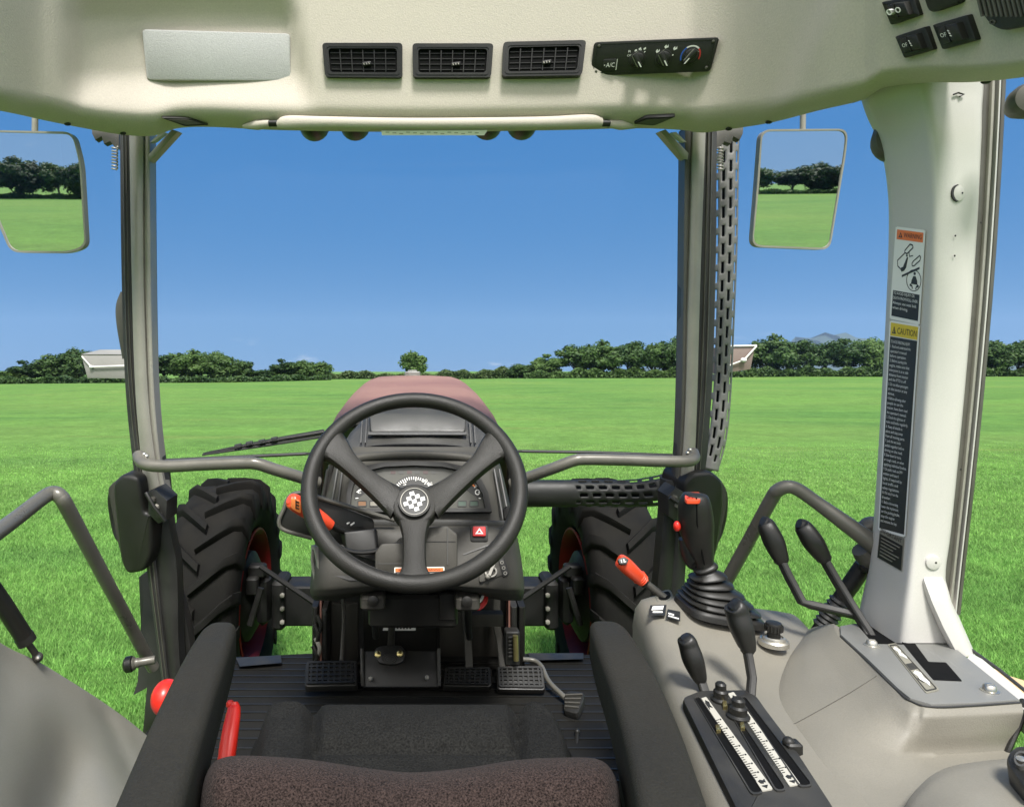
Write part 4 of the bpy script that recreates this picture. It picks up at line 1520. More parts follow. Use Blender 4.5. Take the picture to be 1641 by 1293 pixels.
mirror([(-32, 209), (118, 212), (131, 262), (139, 396), (112, 406), (18, 405), (-14, 330)], (60, 306), 1.16, (-.45, -1, -.012), ((53, 184), (52, 212)), 'left wing mirror reflecting trees and field')
mirror([(1219, 208), (1358, 207), (1355, 245), (1329, 401), (1204, 396), (1212, 300)], (1282, 308), 1.26, (.45, -1, -.012), ((1291, 184), (1290, 210)), 'right wing mirror reflecting trees and field')

# marker lamps on the far ends of the front, seen beside both pillars
fr = PL((131, 569, 2.0), (200, 569, 2.0), (140, 606, 2.0))
mb = MB()
mb.plate(fr, [(131, 569), (215, 569), (215, 607), (141, 606)], -0.05, 0.004, 0.002)
ml = part('marker_lamp', mb, M['lamp_shell'], label='grey marker lamp half hidden by the left front pillar')
mb = MB()
mb.add([fr(131, 569, .004), fr(148, 560.5, -.05), fr(218, 560.5, -.05), fr(218, 569, .004), fr(131, 568, .006), fr(148, 559.5, -.048), fr(218, 559.5, -.048), fr(218, 568, .006)],
       [(0, 1, 2, 3), (4, 5, 6, 7), (0, 1, 5, 4), (1, 2, 6, 5), (2, 3, 7, 6), (3, 0, 4, 7)])
part('lamp_lid', mb, M['trim'], ml)
mb = MB()
mb.tube([fr(133, 571, .008), fr(148, 588, .008)], .0022, n=6)
mb.tube([fr(148, 588, .010), fr(206, 586, .010)], .0024, n=6)
mb.ball(fr(149, 588, .010), (.007, .005, .005), 10)
part('guard_wire', mb, M['white'], ml)
fr = PL((1165, 555, 2.0), (1210, 555, 2.0), (1165, 600, 2.0))
mb = MB()
mb.plate(fr, [(1150, 557), (1209, 555), (1202, 592), (1150, 599)], -0.05, 0.004, 0.002)
ml = part('marker_lamp', mb, M['lamp_brown'], label='brownish marker lamp beside the slotted exhaust guard')
mb = MB()
mb.tube([fr(1150, 555, .006), fr(1211, 554, .006)], .0026, n=6)
mb.tube([fr(1210, 555, .008), fr(1190, 576, .012)], .0026, n=6)
mb.ball(fr(1188, 577, .014), (.010, .006, .007), 10)
mb.tube([fr(1186, 578, .012), fr(1160, 588, .008)], .0022, n=6)
part('guard_wire', mb, M['white'], ml)

# ---- bonnet, chassis, front axle and wheels
mb = MB()
grid = []
ST = [(1.50, -.118, .214), (1.60, -.105, .220), (1.80, -.085, .228), (2.2, -.060, .238), (2.7, -.038, .243), (3.10, -.026, .243), (3.26, -.026, .238), (3.34, -.045, .224), (3.38, -.11, .212)]
PR = [(-1.0, -.62), (-1.0, -.30), (-1.0, -.13), (-.985, -.075), (-.93, -.038), (-.85, -.016), (-.70, -.004), (-.35, .0005), (0, .002), (.35, .0005), (.70, -.004), (.85, -.016), (.93, -.038), (.985, -.075), (1.0, -.13), (1.0, -.30), (1.0, -.62)]
for Y, z, w in ST:
    grid.append([Vector((a * w + (0.001 if a == 0 else 0), Y, H + z + dz)) for a, dz in PR])
mb.patch(grid, thick=0.004)
bonnet = part('bonnet', mb, M['hood'], label='faded red bonnet ahead of the steering wheel', sharp=50)
mb = MB()
mb.box((-.012, 3.10, H - .013), (.075, .05, .024), bev=.006)
mb.box((-.012, 3.10, H + .001), (.045, .035, .010), bev=.004)
part('bonnet_catch', mb, M['chrome'], bonnet)
mb = MB()
for sx in (-1, 1):
    mb.tube([Vector((sx * w * 1.10, 1.492, H - .118 + dz)) for a, dz, w in [(0, .0, 0.0), (.5, -.002, .12), (.8, -.008, .165), (.93, -.034, .184), (1, -.09, .198), (1, -.2, .200)]], .008, n=8)
part('bonnet_seal', mb, M['black'], bonnet)

mb = MB()
mb.box((0, 2.50, .62), (.34, 1.62, .62), bev=.03)
mb.box((0, 2.52, .45), (.26, 1.6, .22), bev=.02)
part('chassis', mb, M['frame'])

def axle():
    zc = H - (962 - CY) / F * 2.8
    mb = MB()
    mb.box((0, 2.8, zc), (1.1, .15, .165), bev=.012)
    for sx in (-1, 1):
        mb.box((sx * .565, 2.78, zc + .01), (.058, .17, .20), bev=.02)
    a = part('front_axle', mb, M['frame'], label='dark front axle beam between the front wheels')
    for sx in (-1, 1):
        k = MB()
        k.box((sx * .63, 2.76, zc + .03), (.055, .14, .20), bev=.03)
        k.tube([(sx * .63, 2.74, zc + .10), (sx * .64, 2.72, zc + .17)], .026, n=10)
        k.box((sx * .65, 2.70, zc + .16), (.07, .06, .05), bev=.012)
        k.box((sx * .66, 2.66, zc + .11), (.05, .05, .07), bev=.012)
        k.tube([(sx * .62, 2.62, zc + .20), (sx * .40, 2.60, zc + .06), (sx * .2, 2.60, zc + .06)], .011, n=8)
        k.tube([(sx * .61, 2.60, zc + .12), (sx * .65, 2.58, zc - .02)], .013, n=8)
        part('steering_knuckle', k, M['frame'], a)
        for q in range(3):
            b = MB()
            b.lathe((sx * .565 - sx * .02, 2.694, zc + .06 - q * .055), (0, -1, 0), [(.010, 0), (.010, .009), (.006, .011)], 6)
            part('bolt', b, M['trim'], a)
axle()

def front_wheel(sx):
    R0, wd, zc, yc = .468, .285, .494, 2.80
    xc = sx * .80
    T = MB()
    half = wd / 2
    prof = [(.268, -half * .62), (.275, -half * .74), (.30, -half * .86), (.345, -half * .98), (.395, -half), (.436, -half * .94), (.458, -half * .78), (.466, -half * .40), (.468, 0),
            (.466, half * .40), (.458, half * .78), (.436, half * .94), (.395, half), (.345, half * .98), (.30, half * .86), (.275, half * .74), (.268, half * .62)]
    T.lathe((xc, yc, zc), (1, 0, 0), [(r, h) for r, h in prof], 64, caps=False)
    n = 19
    def tp(a, r, x):
        return Vector((xc + x, yc + r * math.cos(a), zc + r * math.sin(a)))
    for k in range(n):
        for side in (-1, 1):
            a0 = 2 * math.pi * (k + (0.5 if side > 0 else 0)) / n
            rings = []
            # bar-shaped lug from the centre line to the shoulder, swept back
            for s_, x, da, wid, rb, rt in ((0, -.012, .02, .040, .462, .503), (.4, .052, .13, .043, .460, .504), (.75, .105, .235, .047, .452, .500), (1, .140, .29, .054, .425, .475), (1.15, .149, .305, .056, .375, .415)):
                a = a0 - da
                wa = wid / .48 / 2
                X = side * x
                rt -= .008
                rings.append([tp(a - wa * 1.1, rb - .012, X), tp(a - wa * .85, rt - .009, X), tp(a - wa * .6, rt, X), tp(a + wa * .6, rt, X), tp(a + wa * .85, rt - .009, X), tp(a + wa * 1.1, rb - .012, X)])
            T.loft(rings, 0, True, True, True)
    w = part('front_wheel', MB().add([(xc, yc, zc), (xc + .001, yc, zc), (xc, yc + .001, zc)], [(0, 1, 2)]), M['tyre'])
    part('tyre', T, M['tyre'], w, sharp=48)
    Rm = MB()
    i = -sx
    Rm.lathe((xc, yc, zc), (i, 0, 0), [(.277, half * .80), (.283, half * .86), (.274, half * .88), (.262, half * .80), (.250, half * .55), (.244, half * .30), (.225, half * .26), (.215, half * .12), (.150, half * .05), (.140, half * .25), (.11, half * .30), (.02, half * .30)], 48, caps=False)
    Rm.lathe((xc, yc, zc), (-i, 0, 0), [(.277, half * .80), (.25, half * .55), (.2, half * .2), (.02, half * .2)], 48, caps=False)
    part('rim', Rm, M['rim'], w)
    Hb = MB()
    Hb.lathe((xc, yc, zc), (i, 0, 0), [(.19, half * .25), (.185, half * .70), (.13, half * .92), (.09, half * .95), (.09, half * 1.2)], 28)
    part('hub', Hb, M['frame'], w)
    for k in range(8):
        a = 2 * math.pi * k / 8
        b = MB()
        b.lathe((xc, yc + .185 * math.cos(a), zc + .185 * math.sin(a)), (i, 0, 0), [(.013, half * .08), (.013, half * .24), (.007, half * .28)], 6)
        part('wheel_bolt', b, M['dash_dark'], w)
    return w
front_wheel(-1)
front_wheel(1)

# ---- exhaust guard with its rows of slots: up the right pillar, and across below the rail
def guard(path, halfw, cols, pitch, a0, a1, depth, start, end):
    """Curved sheet along path (world points), bulging towards the driver, with real slots in staggered rows."""
    pts = catmull([tuple(p) for p in path], 260)
    hw = catmull([(h,) for h in halfw], 260)[:, 0]
    seg = np.r_[0, np.cumsum(np.linalg.norm(np.diff(pts, axis=0), axis=1))]
    L = seg[-1]
    rows = int(L / pitch) * 8
    cells = []
    for c in range(cols):
        cells += [c + .0, c + .30, c + .72]
    cells.append(float(cols))
    grid = []
    for r_ in range(rows + 1):
        s_ = L * r_ / rows
        p = Vector([np.interp(s_, seg, pts[:, k]) for k in range(3)])
        p2 = Vector([np.interp(min(s_ + .01, L), seg, pts[:, k]) for k in range(3)])
        p1 = Vector([np.interp(max(s_ - .01, 0), seg, pts[:, k]) for k in range(3)])
        w = float(np.interp(s_, seg, hw))
        t = (p2 - p1).normalized()
        bk = Vector((0, 1, 0))
        sd_ = t.cross(bk).normalized()
        nn = sd_.cross(t).normalized()
        if nn.y > 0:
            nn = -nn
        row = []
        for c in cells:
            th = R(a0 + (a1 - a0) * c / cols)
            row.append(p + sd_ * w * math.cos(th) + nn * (w * depth * math.sin(th)))
        grid.append(row)
    m = MB()
    nc = len(cells)
    m.v = [tuple(p) for r_ in grid for p in r_]
    for r_ in range(rows):
        for c in range(nc - 1):
            col, sub = divmod(c, 3)
            ph = (r_ + (4 if col % 2 else 0)) % 8
            s_ = r_ / rows
            if sub == 1 and 1 <= ph <= 5 and start < s_ < end:
                continue
            a = r_ * nc + c
            m.f.append((a, a + 1, a + nc + 1, a + nc))
            m.m.append(0)
    return m
vp = [P(1164, 200, 1.46), P(1163, 300, 1.46), P(1162, 400, 1.46), P(1157, 560, 1.46), P(1153, 640, 1.46), P(1147, 700, 1.46), P(1136, 752, 1.46)]
gd = guard(vp, [.0275, .0265, .0255, .0235, .0235, .0230, .0200], 5, .040, 8, 172, .9, 0.02, .97)
eg = part('exhaust_guard', gd, M['shield'], label='black slotted exhaust guard running up the right pillar and across below the rail', solid=.0016)
hp = [P(838, 790, 1.58), P(900, 790, 1.58), P(960, 790, 1.58), P(1010, 790, 1.57), P(1050, 786, 1.55), P(1080, 776, 1.53), P(1105, 760, 1.51), P(1128, 742, 1.50)]
gd = guard(hp, [.0335, .033, .033, .0335, .036, .035, .030, .024], 5, .030, 8, 172, .8, .27, .93)
part('cross_guard', gd, M['shield_dark'], eg, solid=.0016)
mb = MB()
mb.tube([P(836, 790, 1.60), P(1010, 790, 1.60), P(1070, 784, 1.58), P(1120, 756, 1.54), P(1142, 720, 1.50), P(1160, 560, 1.49), P(1166, 200, 1.49)], [.022, .022, .020, .017, .014, .014, .014], n=12, sub=40)
part('exhaust_pipe', mb, M['blacker'], eg)

# ---- black lamp housings with a guard handle, at the foot of both pillars
def lamp_housing(fr, outline, side, loop, cheek, label):
    mb = MB()
    mb.plate(fr, round_poly(outline, 9), -0.07, 0.012, 0.008, 0, 3)
    root = part('lamp_housing', mb, M['black'], label=label)
    mb = MB()
    mb.plate(fr, round_poly(side, 8), -0.06, 0.004, 0.004)
    part('side_shell', mb, M['dash'], root)
    mb = MB()
    mb.tube([fr(x, y, h) for x, y, h in loop], .0065, n=10, sub=24)
    part('guard_handle', mb, M['black'], root)
    mb = MB()
    mb.plate(fr, cheek, -0.02, 0.020, 0.003)
    part('bracket', mb, M['dash_dark'], root)
    for k in range(3):
        c = (sum(p[0] for p in cheek) / len(cheek), sum(p[1] for p in cheek) / len(cheek))
        b = MB()
        b.lathe(fr(c[0] - 5 + 5 * k, c[1] + 12 * (k - 1), .020), fr.n, [(.006, 0), (.006, .006), (.003, .008)], 6)
        part('bolt', b, M['trim'] if k == 1 else M['dash'], root)
    mb = MB()
    mb.tube([fr(cheek[0][0], cheek[0][1], .026), fr(c[0], c[1] - 4, .032), fr(cheek[3][0], cheek[3][1], .024)], .004, n=8)
    part('lever', mb, M['black'], root)
fr = PL((186, 780, 1.315), (248, 780, 1.30), (215, 905, 1.33))
lamp_housing(fr, [(186, 772), (202, 757), (228, 763), (231, 790), (236, 819), (249, 820), (247, 887), (236, 912), (208, 917), (198, 896), (187, 795)],
             [(173, 781), (186, 770), (200, 757), (200, 800), (207, 917), (196, 893), (190, 870)],
             [(180, 779, -.01), (173, 790, -.015), (168, 808, -.02), (172, 838, -.02), (181, 862, -.015), (193, 872, -.01)],
             [(246, 783), (257, 779), (276, 797), (275, 828), (262, 834), (246, 818)], 'black lamp housing with curved guard at the foot of the left pillar')
fr = PL((1090, 770, 1.31), (1150, 770, 1.325), (1120, 890, 1.34))
lamp_housing(fr, [(1092, 768), (1108, 755), (1136, 753), (1154, 768), (1154, 812), (1146, 872), (1138, 905), (1116, 912), (1100, 880), (1090, 820)],
             [(1136, 753), (1153, 766), (1164, 783), (1163, 815), (1150, 872), (1138, 908), (1134, 905), (1146, 830)],
             [(1160, 784, -.01), (1168, 797, -.015), (1170, 828, -.02), (1163, 858, -.02), (1149, 874, -.01)],
             [(1062, 790), (1074, 776), (1091, 786), (1090, 816), (1076, 832), (1063, 822)], 'black lamp housing with curved guard behind the joystick')

# ---- outer step panel by the left door
fr = PL((225, 925, 1.42), (262, 1090, 1.42), (215, 1110, 1.42))
mb = MB()
mb.plate(fr, [(223, 924), (234, 916), (246, 920), (278, 1090), (252, 1150), (238, 1180), (229, 1176), (236, 1101), (214, 1113), (221, 1091), (226, 1000)], -0.05, 0.003, 0.002)
part('step_panel', mb, M['dash_dark'], label='black outer step panel below the left door post')

# ---- bulkhead, floor and pedals
mb = MB()
fr = PL((505, 945, 1.56), (840, 945, 1.56), (505, 1060, 1.58))
mb.plate(fr, [(504, 930), (840, 930), (836, 1066), (506, 1066)], -0.06, 0.0)
bh = part('bulkhead', mb, M['dash_dark'], label='black steel bulkhead behind the pedals')
mb = MB()
for a in ([(582, 952), (702, 952), (700, 1050), (584, 1050)],):
    mb.plate(fr, a, -0.0, 0.02, 0.003)
part('cover_plate', mb, M['black'], bh)
mb = MB()
mb.plate(fr, [(705, 985), (735, 980), (802, 995), (806, 1050), (705, 1050)], 0.0, 0.006, 0.002)
part('sound_mat', mb, M['dash'], bh)
mb = MB()
mb.plate(fr, [(532, 965), (574, 965), (574, 1056), (530, 1056)], 0.0, 0.006, 0.002)
part('sound_mat', mb, M['dash'], bh)
mb = MB()
mb.plate(fr, [(618, 986), (666, 986), (666, 1003), (614, 1003)], 0.02, 0.0208)
for k in range(7):
    mb.bar(fr, (626 + 5 * k, 999), (629 + 5 * k, 999), 2.5, .0208, .0214, 1)
mb.plate(fr, [(620, 988), (646, 988), (646, 996), (618, 996)], .0208, .0214, 0, 1)
part('data_plate', mb, [M['white'], M['label_black']], bh)
for x0, x1, y0, y1, m_ in ((507, 516, 950, 1062, 'black'), (522, 530, 955, 1050, 'dash_dark'), (812, 822, 950, 1050, 'dash_dark'), (824, 834, 950, 1062, 'black')):
    mb = MB()
    mb.plate(fr, [(x0, y0), (x1, y0), (x1, y1), (x0, y1)], 0.0, 0.07, 0.006)
    part('side_bracket', mb, M[m_], bh)
for k, (x, y) in enumerate(((514, 990), (516, 1010), (512, 1022), (518, 975))):
    mb = MB()
    mb.tube([fr(x - 3, y - 14, .075), fr(x + 4, y, .08), fr(x, y + 14, .075)], .005, n=8, sub=8)
    part('hose', mb, M['trim'] if k == 1 else M['black'], bh)

FZ = -0.70
mb = MB()
mb.plate(lambda x, y, h=0: Vector((x, y, H + FZ + h)), [(-.56, .75), (.52, .75), (.50, 1.62), (.30, 1.63), (-.27, 1.63), (-.50, 1.60)], -0.03, 0.0, 0.004)
floor = part('cab_floor', mb, M['mat'], label='ribbed black rubber floor mat')
mb = MB()
for k in range(26):
    y = .80 + k * .032
    mb.box((0, y, H + FZ + .0008), (1.0, .0035, .0030))
part('rib', mb, M['black'], floor).data
for q in ([(378, 1054), (450, 1049), (452, 1062), (384, 1068)], [(846, 1046), (935, 1046), (935, 1056), (850, 1058)]):
    fl = PL((q[0][0], q[0][1], 1.6), (q[1][0], q[1][1], 1.6), (q[3][0], q[3][1], 1.56))
    mb = MB()
    mb.plate(lambda x, y, h=0: G(x, y, FZ + .004 + h), q, 0.0, 0.006, 0.002)
    part('sill_strip', mb, M['dash_dark'], floor)

def pedal(q, d0, d1, rods, label):
    fr = PL((q[0][0], q[0][1], d0), (q[1][0], q[1][1], d0), (q[3][0], q[3][1], d1))
    Q = Quad(fr, q)
    mb = MB()
    mb.plate(Q, rrect(0, 0, 1, 1, .06, 3, .12), -0.012, 0.004, 0.003)
    root = part('pedal', mb, M['black'], label=label)
    g = MB()
    g.ring(Q, rrect(.03, .06, .97, .94, .05, 3, .1), rrect(.07, .14, .93, .86, .04, 3, .08), 0.004, 0.009)
    for i in range(8):
        u = .12 + .76 * i / 7
        g.bar(Q, (u, .14), (u, .86), .035, 0.004, 0.008)
    for j in range(4):
        v = .24 + .52 * j / 3
        g.bar(Q, (.07, v), (.93, v), .06, 0.004, 0.0078)
    part('grip_pad', g, M['black'], root)
    for a in rods:
        r_ = MB()
        r_.tube([P(*p) for p in a], (.0045, .009), n=8, sub=16, sq=.4)
        part('arm', r_, M['dash'], root)
pedal([(490, 1061), (574, 1060), (573, 1100), (488, 1102)], 1.46, 1.40, [[(547, 1066, 1.46), (549, 1030, 1.49), (551, 990, 1.51), (549, 945, 1.52)]], 'wide black clutch pedal under the left half of the steering wheel')
pedal([(711, 1071), (788, 1071), (787, 1102), (709, 1101)], 1.46, 1.42, [[(752, 1074, 1.46), (750, 1030, 1.49), (746, 990, 1.50), (744, 945, 1.52)]], 'black brake pedal left of its twin')
pedal([(795, 1069), (870, 1068), (874, 1107), (797, 1106)], 1.455, 1.41, [[(806, 1072, 1.46), (802, 1030, 1.49), (796, 1000, 1.50), (796, 945, 1.52)]], 'black brake pedal nearest the accelerator arm')
fr = PL((903, 1110, 1.38), (938, 1108, 1.37), (900, 1140, 1.33))
mb = MB()
mb.plate(fr, round_poly([(905, 1113), (913, 1108), (937, 1111), (936, 1124), (926, 1146), (903, 1140)], 5), -0.01, 0.004, 0.003)
ac = part('accelerator', mb, M['black'], label='small black accelerator pedal on a bent grey arm')
mb = MB()
for k in range(4):
    mb.bar(fr, (906, 1117 + 6 * k), (934 - 2 * k, 1116 + 7 * k), 2.2, .004, .007)
part('grip_pad', mb, M['dash'], ac)
mb = MB()
mb.tube([P(838, 1056, 1.50), P(856, 1058, 1.50), P(868, 1068, 1.48), P(880, 1092, 1.43), P(906, 1118, 1.38)], .0055, n=10, sub=24)
part('arm', mb, M['rail'], ac)
mb = MB()
mb.box(P(820, 1035, 1.47), (.032, .03, .075), bev=.004)
for k in range(6):
    mb.tube([P(815, 1022 + 6 * k, 1.45), P(830, 1020 + 6 * k, 1.45)], .003, n=6, mi=0)
part('pedal_sensor', mb, M['dash_dark'])
mb = MB()
mb.tube([P(826, 1018, 1.44), P(827, 1058, 1.44)], .006, n=10)
part('return_spring', mb, M['brass'])
mb = MB()
mb.tube([P(925, 1172, 1.26), P(923, 1206, 1.22)], .0035, n=8)
mb.ball(P(925, 1172, 1.26), .006, 10)
part('floor_peg', mb, M['black'])

# steering column foot between the pedals
mb = MB()
mb.tube([P(629, 960, 1.42), P(628, 1000, 1.46), P(626, 1046, 1.50)], .008, n=10)
sc_ = part('steering_shaft', mb, M['dash'], label='thin steering shaft running down to the floor plate')
fr = PL((590, 1040, 1.47), (690, 1040, 1.47), (590, 1100, 1.42))
mb = MB()
mb.plate(fr, [(583, 1042), (704, 1042), (704, 1101), (581, 1101)], -0.06, 0.0, 0.004)
mb.plate(fr, round_poly([(600, 1042), (612, 1036), (642, 1036), (650, 1044), (648, 1062), (630, 1068), (606, 1064)], 6), 0.0, 0.012, 0.003)
for k in range(3):
    mb.ring(fr, circ(625, 1058, 13 - 3.6 * k, 9 - 2.6 * k, 18), circ(625, 1058, 11.4 - 3.6 * k, 7.8 - 2.6 * k, 18), 0.012, 0.0135)
part('foot_plate', mb, M['black'], sc_)
for x, y, r_ in ((606, 1051, .0075), (641, 1050, .0075), (594, 1090, .005), (684, 1088, .005)):
    mb = MB()
    mb.lathe(fr(x, y, .010), fr.n, [(r_, 0), (r_, .006), (r_ * .5, .008)], 6)
    part('bolt', mb, M['brass'] if r_ > .006 else M['trim'], sc_)
for x in (580, 703):
    mb = MB()
    mb.tube([fr(x, 1040, .004), fr(x + 1, 1100, .004)], .004, n=6)
    part('edge_bead', mb, M['dash'], sc_)

# ---- dashboard: shell, cowl, instrument cluster
SH = [(716, 553, 780, 1.345), (726, 548, 786, 1.33), (735, 538, 797, 1.30), (750, 532, 803, 1.287), (790, 522, 813, 1.265), (835, 511, 824, 1.245), (842, 509, 826, 1.225), (850, 508, 827, 1.205), (880, 503, 833, 1.185), (915, 499, 838, 1.165),
      (940, 497, 840, 1.16), (948, 497, 840, 1.165), (956, 500, 838, 1.18), (962, 504, 836, 1.25)]
mb = MB()
rows = catmull(SH, 44)
grid = []
for y, xl, xr, d in rows:
    row = []
    cut = 0
    for s_, dd in ((0, .16), (.0, .09), (.006, .05), (.02, .022), (.045, .008), (.09, .0), (.2, 0), (.35, 0), (.5, 0), (.65, 0), (.8, 0), (.91, .0), (.955, .008), (.98, .022), (.994, .05), (1, .09), (1, .16)):
        arch = 0
        if y > 930:
            arch = -14 * smooth(s_, .10, .32) * (1 - smooth(s_, .70, .88)) * smooth(y, 930, 962) + 0
        row.append(P(xl + (xr - xl) * s_, y + arch, d + dd))
    grid.append(row)
mb.patch(grid, thick=0.006)
dash = part('dashboard', mb, M['dash'], label='dark grey dashboard shell with the instrument cluster', sharp=55)
# cowl seen through the upper part of the wheel
mb = MB()
CW = [(655, 592, 752, 1.50), (662, 584, 760, 1.49), (690, 556, 786, 1.45), (715, 540, 799, 1.42), (724, 541, 797, 1.40), (732, 546, 790, 1.385)]
grid = []
for y, xl, xr, d in CW:
    row = []
    for s_, dd, dy in ((0, .10, 40), (0, .03, 12), (.025, .008, 3), (.07, 0, 0), (.5, -.004, -2), (.93, 0, 0), (.975, .008, 3), (1, .03, 12), (1, .10, 40)):
        row.append(P(xl + (xr - xl) * s_, y + dy, d + dd))
    grid.append(row)
mb.patch(grid, thick=.005)
cowl = part('dash_cowl', mb, M['dash_light'], label='lighter grey cowl above the instrument cluster', sharp=45)
fr = PL((592, 664, 1.468), (752, 664, 1.468), (592, 697, 1.430))
mb = MB()
mb.plate(fr, round_poly([(592, 664), (747, 664), (745, 694), (594, 694)], 4), -0.01, 0.006, 0.003)
part('cowl_panel', mb, M['dash_light'], cowl)
mb = MB()
mb.bar(fr, (590, 696), (748, 696), 4.5, 0.0, 0.004)
for x in (581, 588, 752, 759):
    mb.bar(fr, (x, 672), (x - (4 if x < 600 else -4) * .6, 712), 2.0, 0.0, 0.006)
part('cowl_groove', mb, M['seal'], cowl)
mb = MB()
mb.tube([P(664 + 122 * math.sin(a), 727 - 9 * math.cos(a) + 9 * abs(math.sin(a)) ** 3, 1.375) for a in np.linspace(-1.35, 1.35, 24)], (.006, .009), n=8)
part('painted_shade_gap', mb, M['blacker'], cowl)  # near-black bar painted in as the shadow between cowl and cluster
mb = MB()
arc_ = [(546, 752), (556, 741), (580, 734), (620, 730), (663, 728.5), (706, 730), (748, 734), (772, 741), (785, 752)]
mb.tube([P(x, y, 1.30) for x, y in arc_], [(.005, .006)] + [(.0085, .009)] * 7 + [(.005, .006)], n=10, sub=40)
part('cluster_hood', mb, M['dash'], dash)
fr = PL((555, 821, 1.2475), (783, 821, 1.2475), (563, 760, 1.277))
CO = [(555, 822), (557, 790), (562, 766), (580, 750), (615, 743), (663, 741), (711, 743), (746, 750), (768, 766), (781, 790), (787, 822)]
CI = [(562, 816), (564, 792), (569, 772), (586, 757), (617, 750), (663, 748), (709, 750), (742, 757), (760, 771), (772, 792), (777, 816)]
mb = MB()
mb.ring(fr, CO, CI, -0.003, 0.012)
part('cluster_bezel', mb, M['dash_dark'], dash)
mb = MB()
mb.plate(fr, CI, -0.004, 0.001)
cl = part('instrument_cluster', mb, M['cluster'], dash)
def gauge(cx, cy, r_, a0, a1, ticks, extra):
    g = MB()
    g.plate(fr, circ(cx, cy, r_, r_ * .92, 22, a0, a1), 0.001, 0.0018, 0, 0)
    for k in range(ticks):
        a = R(a0 + 7 + (a1 - a0 - 14) * k / (ticks - 1))
        ln = .80 if k % 5 else .74
        g.bar(fr, (cx + r_ * ln * math.cos(a), cy + r_ * ln * .92 * math.sin(a)), (cx + r_ * .94 * math.cos(a), cy + r_ * .94 * .92 * math.sin(a)), 1.5, .0018, .0026, 1)
    extra(g)
    part('gauge', g, [M['label_black'], M['white'], M['amber']], dash)
def px_text(g, t, x, y, h, w, mi=1):
    g.text(lambda u, v, hh=0: fr(u, v, hh), t, x, y, h, w, h1=.0027, mi=mi)
def tach(g):
    px_text(g, '5', 646, 778, 5, 5)
    px_text(g, '20', 676, 773, 5, 9)
    px_text(g, '25', 685, 778, 5, 8)
    g.bar(fr, (663, 792), (640, 786), 1.2, .0028, .0036, 2)
gauge(663, 796, 37, 205, 335, 19, tach)
def fuel(g):
    g.bar(fr, (573, 788), (581, 783), 2, .0019, .0028, 1)
    px_text(g, 'F', 581, 779, 6, 5)
    px_text(g, 'E', 574, 791, 6, 5)
gauge(592, 796, 24, 165, 300, 5, fuel)
def temp(g):
    px_text(g, 'C', 736, 789, 6, 5)
    px_text(g, 'H', 762, 782, 6, 5)
    g.bar(fr, (757, 777), (761, 780), 2, .0019, .0028, 2)
    g.ring(fr, circ(765, 789, 4.2, 4.5, 12), circ(765, 789, 2.7, 3, 12), .0018, .0028, 1)
gauge(748, 796, 24, 240, 375, 5, temp)
for x, m_ in ((573, 'label_orange'), (592, 'label_grey'), (733, 'green_dim'), (752, 'green_dim')):
    mb = MB()
    o, i = rrect(x, 802, x + 15, 812, 1.5, 2), rrect(x + 1.5, 803.5, x + 13.5, 810.5, 1, 2)
    mb.ring(fr, o, i, .001, .0024, 0)
    mb.plate(fr, i, .001, .0016, 0, 1)
    part('warning_lamp', mb, [M['label_black'], M[m_]] if m_ != 'label_orange' else [M['label_black'], mat('unlit_amber_lamp', (.16, .07, .02), .4)], dash)
mb = MB()
for k in range(6):
    mb.bar(fr, (626 + 13 * k, 757), (634 + 13 * k, 757), 5, .001, .0015, k % 2)
part('lamp_row', mb, [mat('unlit_red_lamp', (.06, .03, .026), .4), mat('unlit_grey_lamp', (.048, .048, .042), .4)], dash)
# ledge under the cluster, side streaks, hazard switch, key
frl = PL((520, 838, 1.238), (815, 838, 1.238), (520, 846, 1.215))
mb = MB()
mb.tube([P(512, 840, 1.232), P(600, 839, 1.226), P(730, 839, 1.226), P(822, 840, 1.232)], (.005, .007), n=8)
part('dash_ledge', mb, M['dash_light'], dash)
frd = PL((520, 860, 1.197), (815, 860, 1.197), (520, 935, 1.157))
mb = MB()
mb.plate(frd, rrect(754, 842, 782, 868, 3, 2), -0.002, 0.003, 0.001)
mb.plate(frd, rrect(757, 845, 778, 861, 2, 2), 0.003, 0.009, 0.002, 1)
tri = [(767.5, 848), (774, 857.5), (761, 857.5)]
tin = [(767.5, 851.5), (771, 856), (764, 856)]
mb.ring(frd, tri, tin, 0.009, 0.0098, 2)
part('hazard_switch', mb, [M['black'], M['red'], M['white']], dash)
mb = MB()
for a, b in (((742, 889), (790, 871)), ((742, 904), (800, 880)), ((537, 876), (583, 893)), ((540, 905), (596, 919)), ((530, 888), (590, 912))):
    mb.bar(frd, a, b, 2.2, -0.001, 0.003, 0)
mb.plate(frd, [(744, 894), (792, 876), (796, 880), (744, 901)], -0.001, 0.001, 0, 1)
mb.plate(frd, [(528, 902), (560, 912), (600, 922), (598, 930), (560, 930), (534, 922)], -0.001, 0.001, 0, 1)
part('trim_line', mb, [M['dash_light'], M['black']], dash)
mb = MB()
o = round_poly([(768, 920), (800, 908), (806, 922), (768, 934)], 4)
mb.plate(frd, o, -0.002, 0.003, 0.001)
mb.ring(frd, circ(786, 917, 10, 9, 18), circ(786, 917, 7.5, 6.8, 18), 0.003, 0.008, 1)
mb.bar(frd, (783, 924), (790, 906), 4.5, 0.005, 0.014, 1)
mb.ball(frd(781, 925, .008), .005, 10, 1)
part('ignition_key', mb, [M['dash'], M['trim']], dash)
mb = MB()
mb.plate(frd, round_poly([(798, 898), (808, 894), (816, 920), (806, 926)], 3), -0.001, 0.004, 0.001)
